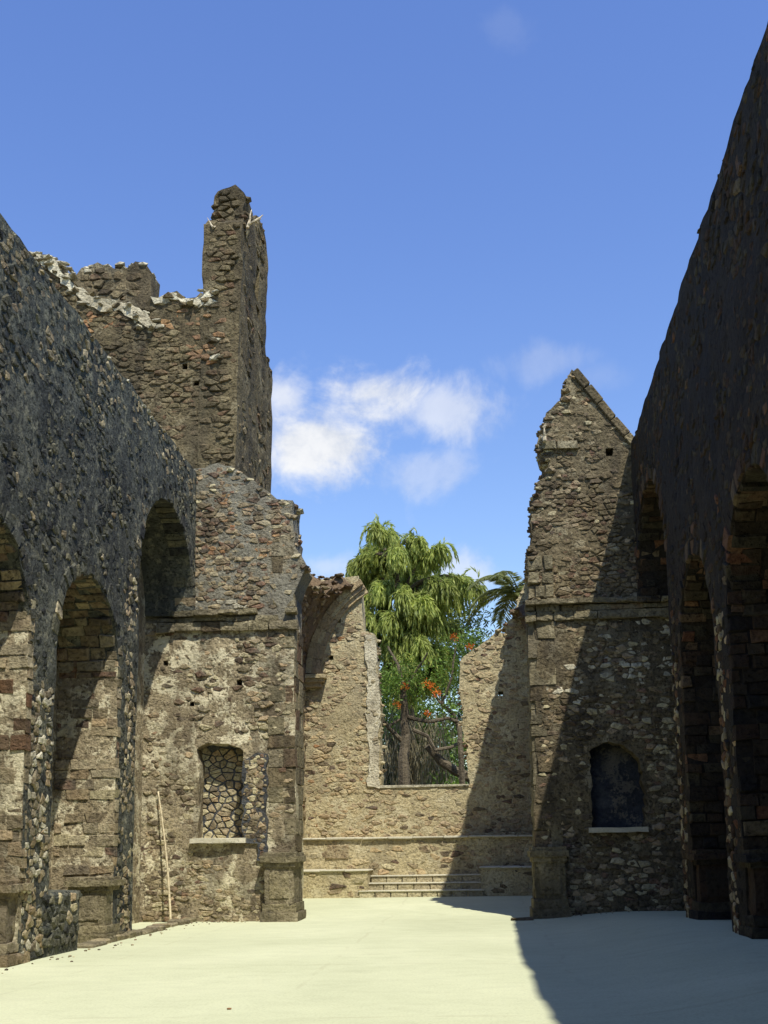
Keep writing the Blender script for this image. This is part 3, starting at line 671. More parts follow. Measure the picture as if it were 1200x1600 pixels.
s2 = at(396, 440, 0, TX); slot2 = [(s2.y-0.24, s2.z-0.5), (s2.y+0.24, s2.z-0.5), (s2.y+0.2, s2.z+0.5), (s2.y-0.12, s2.z+0.5)]
slab('turret', PTS, sol, [slot1, slot2], 1.06, 'tower_mortar', tw, 0.2, 0.04, 13)
cap_px = [(334, 348), (392, 348), (391, 322), (386, 306), (370, 293), (350, 298), (337, 312)]
co = [(min(a, TX+0.11), b) for a, b in px_outline(cap_px, TY+0.5)]; co[0] = (co[0][0], co[0][1]-0.5); co[1] = (co[1][0], co[1][1]-0.5); col_, crg = resample(co, set(range(1, 7)), 0.25, 0.07, seed=14)
slab('turret_cap', frontP(TY+0.35), col_, [], 1.1, 'tower_mortar', tw, 0.22, 0.05, 14)
sp = Pool(tw, 'stone', ['tower_stone', 'rust_stone', 'lime', 'gable_stone'], 'rubble_stones')
rust = [at(a, b, 1, TY) for a, b in ((272, 490), (285, 505), (322, 512), (330, 548), (318, 545), (152, 508))]
pal = [at(a, b, 1, TY) for a, b in ((122, 452), (140, 470), (165, 478), (195, 480), (215, 492), (235, 508), (300, 470), (322, 462), (310, 478))]
def tmat(u, v):
    r = random.random()
    if any((p.x-u)**2+(p.z-v)**2 < 0.22 for p in rust) and r < 0.42: return 1
    if any((p.x-u)**2*0.5+(p.z-v)**2 < 0.05 for p in pal) and r < 0.75: return 2
    return 3 if r < 0.2 else 0
zc = 11.3
rubble(sp, PTF, tol, th, 0.29, 0.135, 81, keep=lambda u, v: v > zc-0.6 and u > -13 and u < TX-0.9 and random.random() < (0.97 if v > 14.2 else 0.85), mat=tmat, gap=0.010, proud=(-0.012, 0.05))
rubble(sp, PTF, tol, th, 0.17, 0.1, 181, keep=lambda u, v: v > zc-0.4 and u > -13 and u < TX-0.9 and random.random() < 0.5, mat=tmat, gap=0.006, proud=(-0.012, 0.03))
tur = [(TX-1.06, 11.0), (TX, 11.0), (TX, so_[-1][1]), (TX-1.02, so_[-1][1]-0.05)]
rubble(sp, lambda u, v, w_: (u+0.02*(v-12), TY-0.03-w_, v), tur, [], 0.30, 0.15, 82, keep=lambda u, v: random.random() < (0.97 if v > 15 else 0.8), mat=tmat, gap=0.010, proud=(-0.01, 0.07))
rubble(sp, PTS, sol, [slot1, slot2], 0.4, 0.2, 83, keep=lambda u, v: v > 10.5 and random.random() < 0.7, mat=lambda u, v: random.choice((0, 3)), gap=0.015, proud=(-0.03, 0.03))
rubble(sp, frontP(TY+0.35), col_, [], 0.26, 0.17, 84, mat=lambda u, v: 0, proud=(0.0, 0.08))
cap_stones(sp, PTF, trg, 1.0, (0.12, 0.24), lambda p: 2 if random.random() < 0.5 else 0, 15, 2.4, (-9, 10))
cap_stones(sp, frontP(TY+0.35), crg, 1.0, (0.08, 0.16), lambda p: 0, 16, 2.0)
cap_stones(sp, PTS, srg, 1.0, (0.07, 0.14), lambda p: 0, 17, 1.2, (29.5, 12))
for p in pal+[at(a, b, 1, TY) for a, b in ((70, 402), (85, 408), (100, 430), (62, 400), (95, 418))]:
    for _ in range(6): sp.add(boulder_geo((p.x+random.uniform(-0.3, 0.3), TY+random.uniform(-0.12, 0.35), p.z+random.uniform(-0.14, 0.12)), random.uniform(0.07, 0.15), (1.6, 0.8, 0.5)), 2)
sp.done()
for k, cp_ in enumerate(([(116, 442), (140, 462), (172, 470), (205, 474), (226, 488), (243, 506), (238, 514), (215, 498), (190, 488), (165, 486), (138, 478), (118, 460)],
                        [(236, 461), (262, 458), (300, 467), (330, 452), (334, 460), (312, 480), (292, 475), (262, 467), (240, 472)], [(58, 399), (84, 404), (100, 430), (116, 446), (108, 452), (88, 430), (62, 412)])):
    cq, _ = resample(px_outline(cp_, TY-0.06), set(range(len(cp_))), 0.2, 0.07, seed=41+k); slab('lime_crust', frontP(TY-0.07), cq, [], 0.3, 'limewash', tw, 0.16, 0.045, 41+k)
# stub of wall that stands farther back
bw = empty('wall_stub', (-12, 33, 0), 'weathered stub of wall with a lime-whitened top, showing behind the broken tower top', 'wall')
bo = px_outline([(237, 560), (236, 424), (228, 411), (212, 408), (205, 419), (180, 419), (152, 411), (126, 417), (118, 432), (117, 560)], 33.0)
bol, brg = resample(bo, set(range(1, 8)), 0.3, 0.07, seed=18); ph = at(193, 467, 1, 33)
slab('wall_body', frontP(33.0), bol, [[(ph.x-0.09, ph.z-0.09), (ph.x+0.09, ph.z-0.09), (ph.x+0.09, ph.z+0.09), (ph.x-0.09, ph.z+0.09)]], 0.9, 'gable_mortar', bw, 0.3, 0.05, 18)
zb = min(p[1] for p in bo); g = box_geo(bo[-1][0]-0.1, bo[0][0]+0.1, 33.02, 33.85, -0.06, zb+0.02, 0, random, 0.03); obj('wall_foot', g[0], g[1], 'gable_mortar', bw)
sp = Pool(bw, 'stone', ['gable_stone', 'lime'], 'rubble_stones')
rubble(sp, frontP(33.0), bol, [], 0.42, 0.24, 85, keep=lambda u, v: random.random() < 0.8, mat=lambda u, v: int(random.random() < 0.2))
cap_stones(sp, frontP(33.0), brg, 0.8, (0.12, 0.2), lambda p: int(random.random() < 0.75), 19, 2.0)
sp.done()

# ------------------------------------------------------------------ gable wall, right of the opening
gw = empty('gable_wall', (2.8, FY, 0), 'broken gable of brown rubble with a sloping coping, half in shade, right of the chancel opening', 'wall')
gl = [(1.19, -0.05), (5.1, -0.05), (5.1, 7.3), (1.36, 7.3)]+px_outline([(838, 1000), (837, 1200)], FY)
gll, _ = resample(gl, (3, 4, 5), 0.3, 0.03, seed=21)
rt, rb = at(920, 1165, 1, FY), at(1008, 1293, 1, FY)
rn, _ = resample([(rt.x, rb.z), (rb.x, rb.z), (rb.x+0.02, rb.z+0.9), (rb.x-0.05, rt.z-0.35), (rb.x-0.4, rt.z-0.02), (rt.x+0.35, rt.z+0.06), (rt.x+0.02, rt.z-0.12)], (1, 2, 3, 4, 5, 6), 0.16, 0.045)
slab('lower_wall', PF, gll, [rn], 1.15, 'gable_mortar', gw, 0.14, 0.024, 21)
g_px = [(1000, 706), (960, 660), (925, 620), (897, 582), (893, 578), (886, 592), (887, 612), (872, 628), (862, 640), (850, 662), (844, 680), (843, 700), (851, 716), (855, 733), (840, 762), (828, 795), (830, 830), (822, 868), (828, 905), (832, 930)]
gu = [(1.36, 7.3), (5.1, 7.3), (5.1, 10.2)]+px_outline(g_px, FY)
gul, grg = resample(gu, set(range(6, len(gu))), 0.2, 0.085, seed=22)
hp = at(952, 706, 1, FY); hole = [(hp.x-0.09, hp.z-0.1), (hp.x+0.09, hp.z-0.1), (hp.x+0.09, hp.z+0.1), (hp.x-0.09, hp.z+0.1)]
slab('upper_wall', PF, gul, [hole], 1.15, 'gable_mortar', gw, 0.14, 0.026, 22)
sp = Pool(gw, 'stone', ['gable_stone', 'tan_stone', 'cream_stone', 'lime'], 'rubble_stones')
def gkeep(u, v):
    if v > 7.05 and v < 7.6: return False
    if rt.x-0.1 < u < rb.x+0.1 and rb.z-0.15 < v < rt.z+0.1: return False
    if v < 1.65 and u < 1.95: return False
    n = pn(u, v, 0.75, 4)+0.5*pn(u, v, 1.9, 1)
    if v > 10.2 and u > 2.4: return random.random() < 0.35
    return n > -0.25 or random.random() < 0.55
def gmat(u, v):
    r = random.random()
    if v < 7.05: return 3 if r < 0.22 and v > 5 else 2 if r < 0.3 else 1 if r < 0.5 else 0
    return 1 if r < 0.3 else 2 if r < 0.36 else 0
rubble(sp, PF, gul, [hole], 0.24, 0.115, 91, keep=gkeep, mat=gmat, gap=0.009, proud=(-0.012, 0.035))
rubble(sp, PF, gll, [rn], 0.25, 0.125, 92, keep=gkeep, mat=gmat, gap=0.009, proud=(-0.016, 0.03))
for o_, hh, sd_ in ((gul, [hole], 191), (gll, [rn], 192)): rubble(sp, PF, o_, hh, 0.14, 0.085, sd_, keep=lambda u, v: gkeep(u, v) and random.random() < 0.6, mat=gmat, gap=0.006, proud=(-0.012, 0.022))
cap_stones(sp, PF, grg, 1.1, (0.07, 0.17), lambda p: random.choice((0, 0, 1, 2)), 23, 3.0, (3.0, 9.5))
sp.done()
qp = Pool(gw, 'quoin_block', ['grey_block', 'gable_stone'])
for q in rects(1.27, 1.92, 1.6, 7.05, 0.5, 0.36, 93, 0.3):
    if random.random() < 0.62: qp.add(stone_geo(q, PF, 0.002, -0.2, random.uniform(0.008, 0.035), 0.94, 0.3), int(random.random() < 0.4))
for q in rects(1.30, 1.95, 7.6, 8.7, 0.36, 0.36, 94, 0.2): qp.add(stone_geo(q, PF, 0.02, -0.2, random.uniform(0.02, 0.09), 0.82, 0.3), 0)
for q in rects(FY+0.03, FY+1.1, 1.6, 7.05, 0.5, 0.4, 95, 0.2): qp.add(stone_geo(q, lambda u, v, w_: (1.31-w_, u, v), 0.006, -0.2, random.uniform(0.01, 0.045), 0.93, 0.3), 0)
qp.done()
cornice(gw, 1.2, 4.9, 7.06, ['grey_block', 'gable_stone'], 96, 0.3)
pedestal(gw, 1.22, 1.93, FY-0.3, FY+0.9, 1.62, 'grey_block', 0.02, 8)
# sloping coping of the gable and the short string course on its broken side
A, B = at(899, 577, 1, FY-0.05), at(1003, 703, 1, FY-0.05); dv = (B-A); L = dv.length; ang = math.atan2(dv.z, dv.x); k = 5
for i in range(k):
    V, Fs = box_geo(L*i/k+0.01, L*(i+1)/k-0.01, -0.08, 1.25, -0.14, 0.06, 0.015, random, 0.02); V = np.array(V)
    X = A.x+V[:, 0]*math.cos(ang)-V[:, 2]*math.sin(ang); Z = A.z+V[:, 0]*math.sin(ang)+V[:, 2]*math.cos(ang)
    obj('coping_stone', np.stack([X, V[:, 1]+FY, Z], 1), Fs, 'tower_stone', gw)
s0, s1 = at(845, 697, 1, FY), at(903, 690, 1, FY)
for q in rects(s0.x, s1.x, s0.z-0.12, s0.z+0.1, 0.5, 0.22, 97): g = stone_geo(q, PF, 0.01, -0.3, 0.09, 0.93, 0.1); obj('string_block', g[0], g[1], 'grey_block', gw)
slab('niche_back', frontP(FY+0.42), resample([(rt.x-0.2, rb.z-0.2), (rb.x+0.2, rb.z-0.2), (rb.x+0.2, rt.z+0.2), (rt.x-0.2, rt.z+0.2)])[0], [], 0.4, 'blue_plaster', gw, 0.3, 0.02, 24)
g = worn_box(rt.x-0.1, rb.x+0.06, FY-0.14, FY+0.42, rb.z-0.1, rb.z+0.012, 0.016, 5); obj('sill', g[0], g[1], 'cement', gw)

# ------------------------------------------------------------------ chancel: altar wall, side walls, vault
AY = 38.0
aw = empty('altar_wall', (-2, AY, 0), 'sunlit back wall of the chancel with a tall broken window gap open to the trees', 'wall')
a_px = [(596, 1229), (594, 1160), (596, 1100), (590, 1060), (587, 992), (568, 986), (565, 925), (560, 900), (500, 905), (440, 930)]
b_px = [(880, 880), (842, 880), (812, 930), (800, 965), (770, 992), (735, 1018), (719, 1034), (718, 1070), (723, 1130), (730, 1180), (733, 1229)]
al = [(-6.7, -0.05), (2.9, -0.05)]+[(2.9, 10.6)]+px_outline(b_px[1:], AY)+px_outline(a_px, AY)[:-1]+[(-6.7, 10.4)]
nA_ = len(al); ragi = set(range(2, 8)) | set(range(9, 18))
all_, arg = resample(al, ragi, 0.26, 0.05, seed=31)
holes = []
for a, b in ((529, 970), (518, 1028), (528, 1049), (786, 985), (782, 1084)):
    h = at(a, b, 1, AY); r = 0.085; holes.append([(h.x-r, h.z-r), (h.x+r, h.z-r), (h.x+r, h.z+r), (h.x-r, h.z+r)])
slab('wall_body', frontP(AY), all_, holes, 0.85, 'altar_plaster', aw, 0.18, 0.024, 31)
sp = Pool(aw, 'stone', ['altar_stone', 'cream_stone', 'lime', 'rust_stone', 'tan_stone'], 'rubble_stones')
def amat(u, v):
    r = random.random(); return 1 if r < 0.25 else 3 if (r < 0.265 and u < -3.5) else 4 if r < 0.36 else 0
rubble(sp, frontP(AY), all_, holes, 0.29, 0.135, 101, keep=lambda u, v: v > 1.9 and u > -6.3 and (pn(u, v, 0.6, 6)+0.4*pn(u, v, 1.7, 3) > -0.15 or random.random() < 0.5), mat=amat, gap=0.010, proud=(-0.014, 0.03))
rubble(sp, frontP(AY), all_, holes, 0.18, 0.1, 201, keep=lambda u, v: v > 1.9 and u > -6.3 and random.random() < 0.4, mat=amat, gap=0.006, proud=(-0.012, 0.02))
cap_stones(sp, frontP(AY), [p for p in arg if not (-3.6 < p[0] < -0.3 and p[1] < 4.2)], 0.8, (0.06, 0.13), lambda p: random.choice((0, 1, 4)), 32, 1.0, (-2, -6))
sp.done()
# whitewashed strip down the left side of the gap
ws = px_outline([(574, 1229), (594, 1231), (592, 1160), (595, 1100), (589, 1055), (586, 994), (570, 992), (575, 1060), (572, 1120), (577, 1180)], AY)
wsl, _ = resample(ws, set(range(10)), 0.22, 0.05, seed=33); slab('whitewash_strip', frontP(AY-0.06), wsl, [], 0.1, 'limewash', aw, 0.16, 0.03, 33)
wp = Pool(aw, 'whitewashed_stone', ['limewash', 'cream_stone'])
rubble(wp, frontP(AY-0.06), wsl, [], 0.2, 0.13, 233, keep=lambda u, v: random.random() < 0.5, mat=lambda u, v: int(random.random() < 0.3), gap=0.01, proud=(-0.02, 0.02))
wp.done()
g0, g1 = at(593, 1229, 1, AY), at(733, 1228, 1, AY)
g = box_geo(g0.x, g1.x, AY-0.05, AY+0.9, g0.z-0.06, g0.z+0.03, 0.012, random, 0.02); obj('sill', g[0], g[1], 'lime', aw)
# left side wall with the springing of the vault
cl_ = empty('chancel_side_wall', (-5.9, 33, 0), 'left side wall of the chancel carrying a broken stump of vault with a stone rib', 'wall')
PCL = lambda u, v, w_: (-5.9+w_, u, v)
slab('wall_body', PCL, resample([(FY+1.1, -0.05), (AY+0.05, -0.05), (AY+0.05, 8.4), (FY+1.1, 8.4)])[0], [], 0.8, 'altar_plaster', cl_, 0.35, 0.04, 34)
VC, VZ, VR = -1.95, 7.55, 3.9
def vault(name, parent, y0, y1, tmax, right=False, mat='vault_stone', seed=1, thick=0.5):
    rg = random.Random(seed); ny = int((y1-y0)/0.3)+1; nt_ = 26; V = []; Fs = []
    for side in (0, 1):
        for j in range(ny):
            y = y0+(y1-y0)*j/(ny-1); tm = tmax(y)+rg.uniform(-0.05, 0.05)
            for i in range(nt_):
                t = -0.06+(tm+0.06)*i/(nt_-1); r = VR+(thick*(1+0.25*pn(y, t, 1.5, 4)) if side else 0)
                x = VC-r*math.cos(t) if not right else VC+r*math.cos(t)
                p = (x, y, VZ+r*math.sin(t)); d = vnoise(p, 1.6, 0.09); V.append((p[0]+d[0], p[1]+d[1], p[2]+d[2]))
    n = ny*nt_
    for j in range(ny-1):
        for i in range(nt_-1):
            a = j*nt_+i; Fs += [(a, a+1, a+nt_+1, a+nt_), (n+a, n+a+nt_, n+a+nt_+1, n+a+1)]
        a = j*nt_+nt_-1; Fs.append((a, n+a, n+a+nt_, a+nt_)); a = j*nt_; Fs.append((a, a+nt_, n+a+nt_, n+a))
    for i in range(nt_-1):
        Fs.append((i, n+i, n+i+1, i+1)); a = (ny-1)*nt_+i; Fs.append((a, a+1, n+a+1, n+a))
    o = obj(name, V, Fs, mat, parent)
    edge = [V[j*nt_+nt_-1] for j in range(ny)]+[V[n+j*nt_+nt_-1] for j in range(ny)]+[V[i] for i in range(nt_)]+[V[n+i] for i in range(nt_)]
    return o, edge
tm = lambda y: 0.62-0.16*sm(28.5, 31.0, y)+0.26*sm(32.5, 35.5, y)+0.20*sm(36.0, 37.9, y)
vo_, ed = vault('vault_shell', cl_, FY+1.15, AY-0.02, tm, False, 'vault_stone', 5)
sp = Pool(cl_, 'stone', ['vault_stone', 'tan_stone', 'gable_stone'], 'rubble_stones')
for e in ed:
    for _ in range(2): sp.add(boulder_geo((e[0]+random.uniform(-0.12, 0.12), e[1]+random.uniform(-0.15, 0.15), e[2]+random.uniform(-0.14, 0.0)), random.uniform(0.07, 0.15), (1.4, 1.2, 0.55)), random.choice((0, 0, 1, 2)))
PV = lambda u, v, w_: (VC-(VR-w_)*math.cos(v/VR), u, VZ+(VR-w_)*math.sin(v/VR))
for q in cells((FY+1.2, 0.0), (AY-0.1, 4.2), 0.36, 0.18, 105):
    c = np.mean(q, 0)
    if c[1]/VR < tm(c[0])-0.06: sp.add(stone_geo(q, PV, 0.008, -0.1, random.uniform(-0.02, 0.045), 0.8), random.choice((0, 0, 1, 2)))
rubble(sp, PCL, [(FY+1.2, 0.2), (AY, 0.2), (AY, 8.2), (FY+1.2, 8.2)], [], 0.4, 0.24, 103, keep=lambda u, v: random.random() < 0.6, mat=lambda u, v: random.choice((1, 2)))
sp.done()
# moulded rib on the altar wall and its corbel
def arc_block(t0, t1, r0, r1, y0, y1, n=4):
    V = []; Fs = []
    for i in range(n+1):
        t = t0+(t1-t0)*i/n
        for r, y in ((r0, y0), (r1, y0), (r1, y1), (r0, y1)): V.append((VC-r*math.cos(t), y, VZ+r*math.sin(t)))
    for i in range(n):
        for k in range(4): Fs.append((4*i+k, 4*i+(k+1) % 4, 4*i+4+(k+1) % 4, 4*i+4+k))
    Fs += [(0, 1, 2, 3), (4*n+3, 4*n+2, 4*n+1, 4*n)]; return np.array([[c+d for c, d in zip(v, vnoise(v, 2.5, 0.012))] for v in V]), Fs
for k in range(7):
    t0, t1 = 0.03+k*0.145, 0.03+(k+1)*0.145-0.004
    for r0, r1, dy in ((VR-0.02, VR-0.22, 0.34), (VR-0.20, VR-0.36, 0.24), (VR-0.34, VR-0.52, 0.14)): g = arc_block(t0, t1, r1, r0, AY-dy, AY+0.02); obj('rib_stone', g[0], g[1], 'altar_stone', cl_)
cb = at(490, 1058, 1, AY)
for e, z0, z1 in ((0.0, -0.30, -0.14), (0.10, -0.14, -0.01), (0.18, -0.01, 0.12)):
    g = worn_box(cb.x-0.3, cb.x+0.3+e, AY-0.25-e, AY+0.02, VZ+z0-0.06, VZ+z1-0.06, 0.02, 3); obj('corbel', g[0], g[1], 'altar_stone', cl_)
# right side wall
cr_ = empty('chancel_side_wall', (2.0, 33, 0), 'shaded right side wall of the chancel with a ragged vault springing', 'wall')
PCR = lambda u, v, w_: (1.98-w_, u, v)
crl, crg = resample([(FY+1.1, -0.05), (AY+0.02, -0.05), (AY+0.02, 11.3), (36.5, 11.7), (FY+1.1, 12.0)], (2, 3), 0.3, 0.06, seed=35)
slab('wall_body', PCR, crl, [], 0.85, 'gable_mortar', cr_, 0.35, 0.04, 35)
vo_, ed = vault('vault_shell', cr_, 33.5, AY-0.02, lambda y: 0.22+0.36*sm(35, 37.8, y), True, 'vault_stone', 6)
sp = Pool(cr_, 'stone', ['gable_stone', 'vault_stone', 'tan_stone'], 'rubble_stones')
rubble(sp, PCR, crl, [], 0.4, 0.24, 104, keep=lambda u, v: random.random() < 0.6, mat=lambda u, v: random.choice((0, 0, 2)))
for e in ed:
    for _ in range(2): sp.add(boulder_geo((e[0]+random.uniform(-0.12, 0.12), e[1]+random.uniform(-0.15, 0.15), e[2]+random.uniform(-0.14, 0.0)), random.uniform(0.07, 0.15), (1.4, 1.2, 0.55)), random.choice((0, 1, 2)))
cap_stones(sp, PCR, crg, 0.8, (0.1, 0.18), lambda p: 0, 36, 1.0, (33, 5))
sp.done()

# ------------------------------------------------------------------ altar platform and steps
ap = empty('altar_platform', (-1.9, 35, 0.15), 'low pale masonry platform with three block steps below the altar wall', 'platform')
Z0 = 0.15
def tier(name, x0, x1, y0, y1, z0, z1, seed, keep=0.6, mat='altar_plaster'):
    o = slab(name, frontP(y0), resample([(x0, z0), (x1, z0), (x1, z1), (x0, z1)])[0], [], y1-y0, mat, ap, 0.25, 0.015, seed)
    p = Pool(o, 'stone', ['altar_stone', 'cream_stone', 'tan_stone'])
    rubble(p, frontP(y0), [(x0, z0), (x1, z0), (x1, z1), (x0, z1)], [], 0.42, 0.19, seed+1, keep=lambda u, v: random.random() < keep, mat=lambda u, v: random.choice((0, 0, 1, 2)), gap=0.012, proud=(-0.012, 0.022), base=-0.05)
    p.done(); return o
tier('upper_tier', -5.88, 1.96, 36.6, AY+0.02, Z0, 2.0, 111)
tier('lower_tier', -5.86, -3.5, 35.0, 36.62, Z0, 1.0, 113)
tier('lower_tier', -0.03, 1.94, 35.0, 36.62, Z0, 1.04, 115)
x = -5.86
while x < 1.9:
    x2 = min(1.94, x+random.uniform(0.7, 1.2)); g = box_geo(x+0.004, x2-0.004, 36.5, AY-0.02, 1.985, 2.06, 0.01, random, 0.02); obj('coping_slab', g[0], g[1], 'cement', ap); x = x2
for xa, xb, zt in ((-5.86, -3.46, 1.0), (-0.07, 1.94, 1.04)):
    x = xa
    while x < xb-0.05:
        x2 = min(xb, x+random.uniform(0.6, 0.9)); g = box_geo(x+0.004, x2-0.004, 34.94, 36.6, zt-0.01, zt+0.05, 0.01, random, 0.02); obj('coping_slab', g[0], g[1], 'cement', ap); x = x2
for k, (xa, ya, zt) in enumerate(((-3.78, 34.95, 0.41), (-3.56, 35.38, 0.63), (-3.48, 35.8, 0.85))):
    xb = 0.06 if k == 0 else -0.02
    st = obj('step', *box_geo(xa+0.02, xb-0.02, ya+0.09, 36.63, Z0-0.1, zt-0.03, 0, random, 0.01), 'cement', ap)
    x = xa
    while x < xb-0.05:
        x2 = min(xb, x+random.uniform(0.42, 0.52))
        if xb-x2 < 0.2: x2 = xb
        g = box_geo(x+0.012, x2-0.012, ya, ya+0.2, zt-0.24, zt-0.035, 0.008, random, 0.015); obj('step_block', g[0], g[1], 'step_block', st); x = x2
    g = box_geo(xa-0.01, xb+0.01, ya-0.03, ya+0.55, zt-0.04, zt, 0.006, random, 0.012); obj('step_tread', g[0], g[1], 'cement', st)
pa, pb = at(507, 1342, 1, 36.6), at(545, 1320, 1, 36.6)
g = stone_geo([(pa.x, pa.z), (pb.x, pa.z), (pb.x, pb.z), (pa.x+0.1, pb.z)], frontP(36.6), 0.01, -0.1, 0.05, 0.93, 0.2); obj('panel_stone', g[0], g[1], 'warm_stone', ap)['label'] = 'brown panel stone set in the platform face'

# ------------------------------------------------------------------ tubes, leaves, trees
def tube_geo(pts, radii, n=8):
    pts = [Vector(p) for p in pts]; V = []; Fs = []; up = Vector((0.3, 0.9, 0.2)).normalized()
    for i, p in enumerate(pts):
        d = (pts[min(i+1, len(pts)-1)]-pts[max(i-1, 0)]).normalized(); a = d.cross(up)
        if a.length < 1e-3: a = d.cross(Vector((1, 0, 0)))
        a.normalize(); b = d.cross(a)
        for k in range(n):
            t = 2*math.pi*k/n; V.append(p+(a*math.cos(t)+b*math.sin(t))*radii[i])
    for i in range(len(pts)-1):
        for k in range(n): Fs.append((i*n+k, i*n+(k+1) % n, (i+1)*n+(k+1) % n, (i+1)*n+k))
    m = len(V); Fs.append(tuple(range(n))[::-1]); Fs.append(tuple(range(m-n, m)))
    return np.array([v[:] for v in V]), Fs
def bend(a, b, k=8, wob=0.15, sag=0.0, rnd=random):
    a, b = Vector(a), Vector(b); L = (b-a).length; o = rnd.uniform(0, 50); out = []
    for i in range(k+1):
        t = i/k; p = a.lerp(b, t); q = noise.noise_vector(Vector((t*2.3+o, o, 1.7)))*wob*L*math.sin(math.pi*min(1, t*1.1))*0.5
        p = p+q; p.z += sag*L*math.sin(math.pi*t); out.append(p)
    return out
class Leaves:
    """leaf blades gathered into one crown"""
    def __init__(s): s.q = []
    def blade(s, p, d, L, wd, rnd=random):
        d = Vector(d).normalized(); a = d.cross(Vector((rnd.uniform(-1, 1), rnd.uniform(-1, 1), rnd.uniform(-1, 1))))
        if a.length < 1e-3: return
        a = a.normalized()*wd; p = Vector(p); m = p+d*L*0.45
        s.q.append((p, m+a, p+d*L, m-a))
    def build(s, name, mat, parent):
        V = np.array([[c[:] for c in q] for q in s.q]).reshape(-1, 3); n = len(s.q)
        return obj(name, V, [(4*i, 4*i+1, 4*i+2, 4*i+3) for i in range(n)], mat, parent, kind='stuff')
def A(px, py, y): return at(px, py, 1, y)

# drooping tree that fills the window gap
TYD = 47.0
base = A(640, 1230, TYD); base.z = -0.05
wt = empty('weeping_tree', base, 'tall green tree with drooping feathery branches rising behind the altar wall gap', 'tree')
trunk = [base, A(640, 1200, TYD), A(636, 1100, TYD), A(632, 1010, TYD), A(626, 930, TYD), A(615, 870, TYD), A(600, 835, TYD)]
g = tube_geo(trunk, [0.42, 0.34, 0.30, 0.25, 0.19, 0.12, 0.05], 10); obj('trunk', g[0], g[1], 'bark', wt)
rg = random.Random(21); lv = Leaves()
tips = [(588, 822, .55), (612, 838, .6), (575, 858, .6), (652, 842, .6), (672, 866, .6), (690, 853, .65), (560, 876, .5), (552, 884, .3), (660, 885, .9), (600, 880, .9), (628, 890, 1), (700, 912, .75), (722, 908, .8), (746, 914, .7), (690, 930, .7), (650, 940, 1), (570, 935, 1), (600, 950, 1), (625, 965, 1), (675, 965, 1), (705, 975, .45), (580, 1000, .9), (610, 1010, 1), (648, 1010, 1), (680, 1012, .9), (700, 1020, .7), (640, 1050, .8), (600, 1055, .7), (665, 1055, .7), (718, 925, .5), (572, 900, .8), (620, 860, .7), (650, 910, .9), (595, 915, 1), (568, 960, .8), (566, 1000, .8), (630, 1075, .6), (685, 1045, .6), (612, 1035, .8), (630, 925, 1.1), (642, 985, 1.1), (618, 990, 1.1), (658, 1000, 1.1), (640, 1030, 1.1), (610, 960, 1.1), (665, 935, 1.1), (640, 955, 1.1)]
limbs = []
for k, (a, b, wgt) in enumerate(tips):
    dy = rg.uniform(-1.9, 1.9) if wgt < 1.05 else rg.uniform(-2.2, -1.2); tip = A(a, b, TYD+dy)
    zs = max(4.5, tip.z-rg.uniform(0.0, 1.3)); i = min(range(len(trunk)), key=lambda i: abs(trunk[i].z-zs)); st = trunk[i].copy()
    path = bend(st, tip, 8, 0.12, 0.14, rg); limbs.append((path, wgt))
    g = tube_geo(path, [0.09*(1-t/9)+0.012 for t in range(9)], 5); obj('branch', g[0], g[1], 'bark', wt)
    for s in range(int(84+14*wgt)):
        t = min(1.0, rg.uniform(0.35, 1.0)**0.8); j = min(7, int(t*8-1e-6)); p0 = path[j].lerp(path[j+1], t*8-j)+Vector((rg.gauss(0, .1), rg.gauss(0, .1), rg.gauss(0, .08)))
        out = Vector((rg.uniform(-1, 1), rg.uniform(-1, 1), rg.uniform(0.0, 0.5))); dirp = out*0.45+(path[-1]-path[0]).normalized()*0.5
        Ls = (rg.uniform(0.35, 1.0) if rg.random() < 0.8 else rg.uniform(0.9, 1.6))*(0.5+0.5*t); p = p0.copy(); v = dirp.normalized(); n_ = 10
        for q in range(n_):
            v = (v+Vector((rg.uniform(-.12, .12), rg.uniform(-.12, .12), -0.38))).normalized(); p2 = p+v*Ls/n_
            for _ in range(2):
                lv.blade(p.lerp(p2, rg.random()), v+Vector((rg.uniform(-.38, .38), rg.uniform(-.38, .38), -0.2)), rg.uniform(0.2, 0.4), rg.uniform(0.018, 0.034), rg)
            p = p2
lv.build('crown', 'leaf_weep', wt)
# hanging dead fronds round the trunk foot
lv = Leaves()
for s in range(420):
    p = A(rg.uniform(600, 700), rg.uniform(1110, 1190), TYD-rg.uniform(0.3, 1.2)); v = Vector((rg.uniform(-.5, .5), rg.uniform(-.3, .3), -0.6))
    for q in range(6):
        v = (v+Vector((0, 0, -0.2))).normalized(); lv.blade(p, v, 0.4, 0.022, rg); p = p+v*0.3
lv.build('dry_fronds', 'leaf_dry', wt)

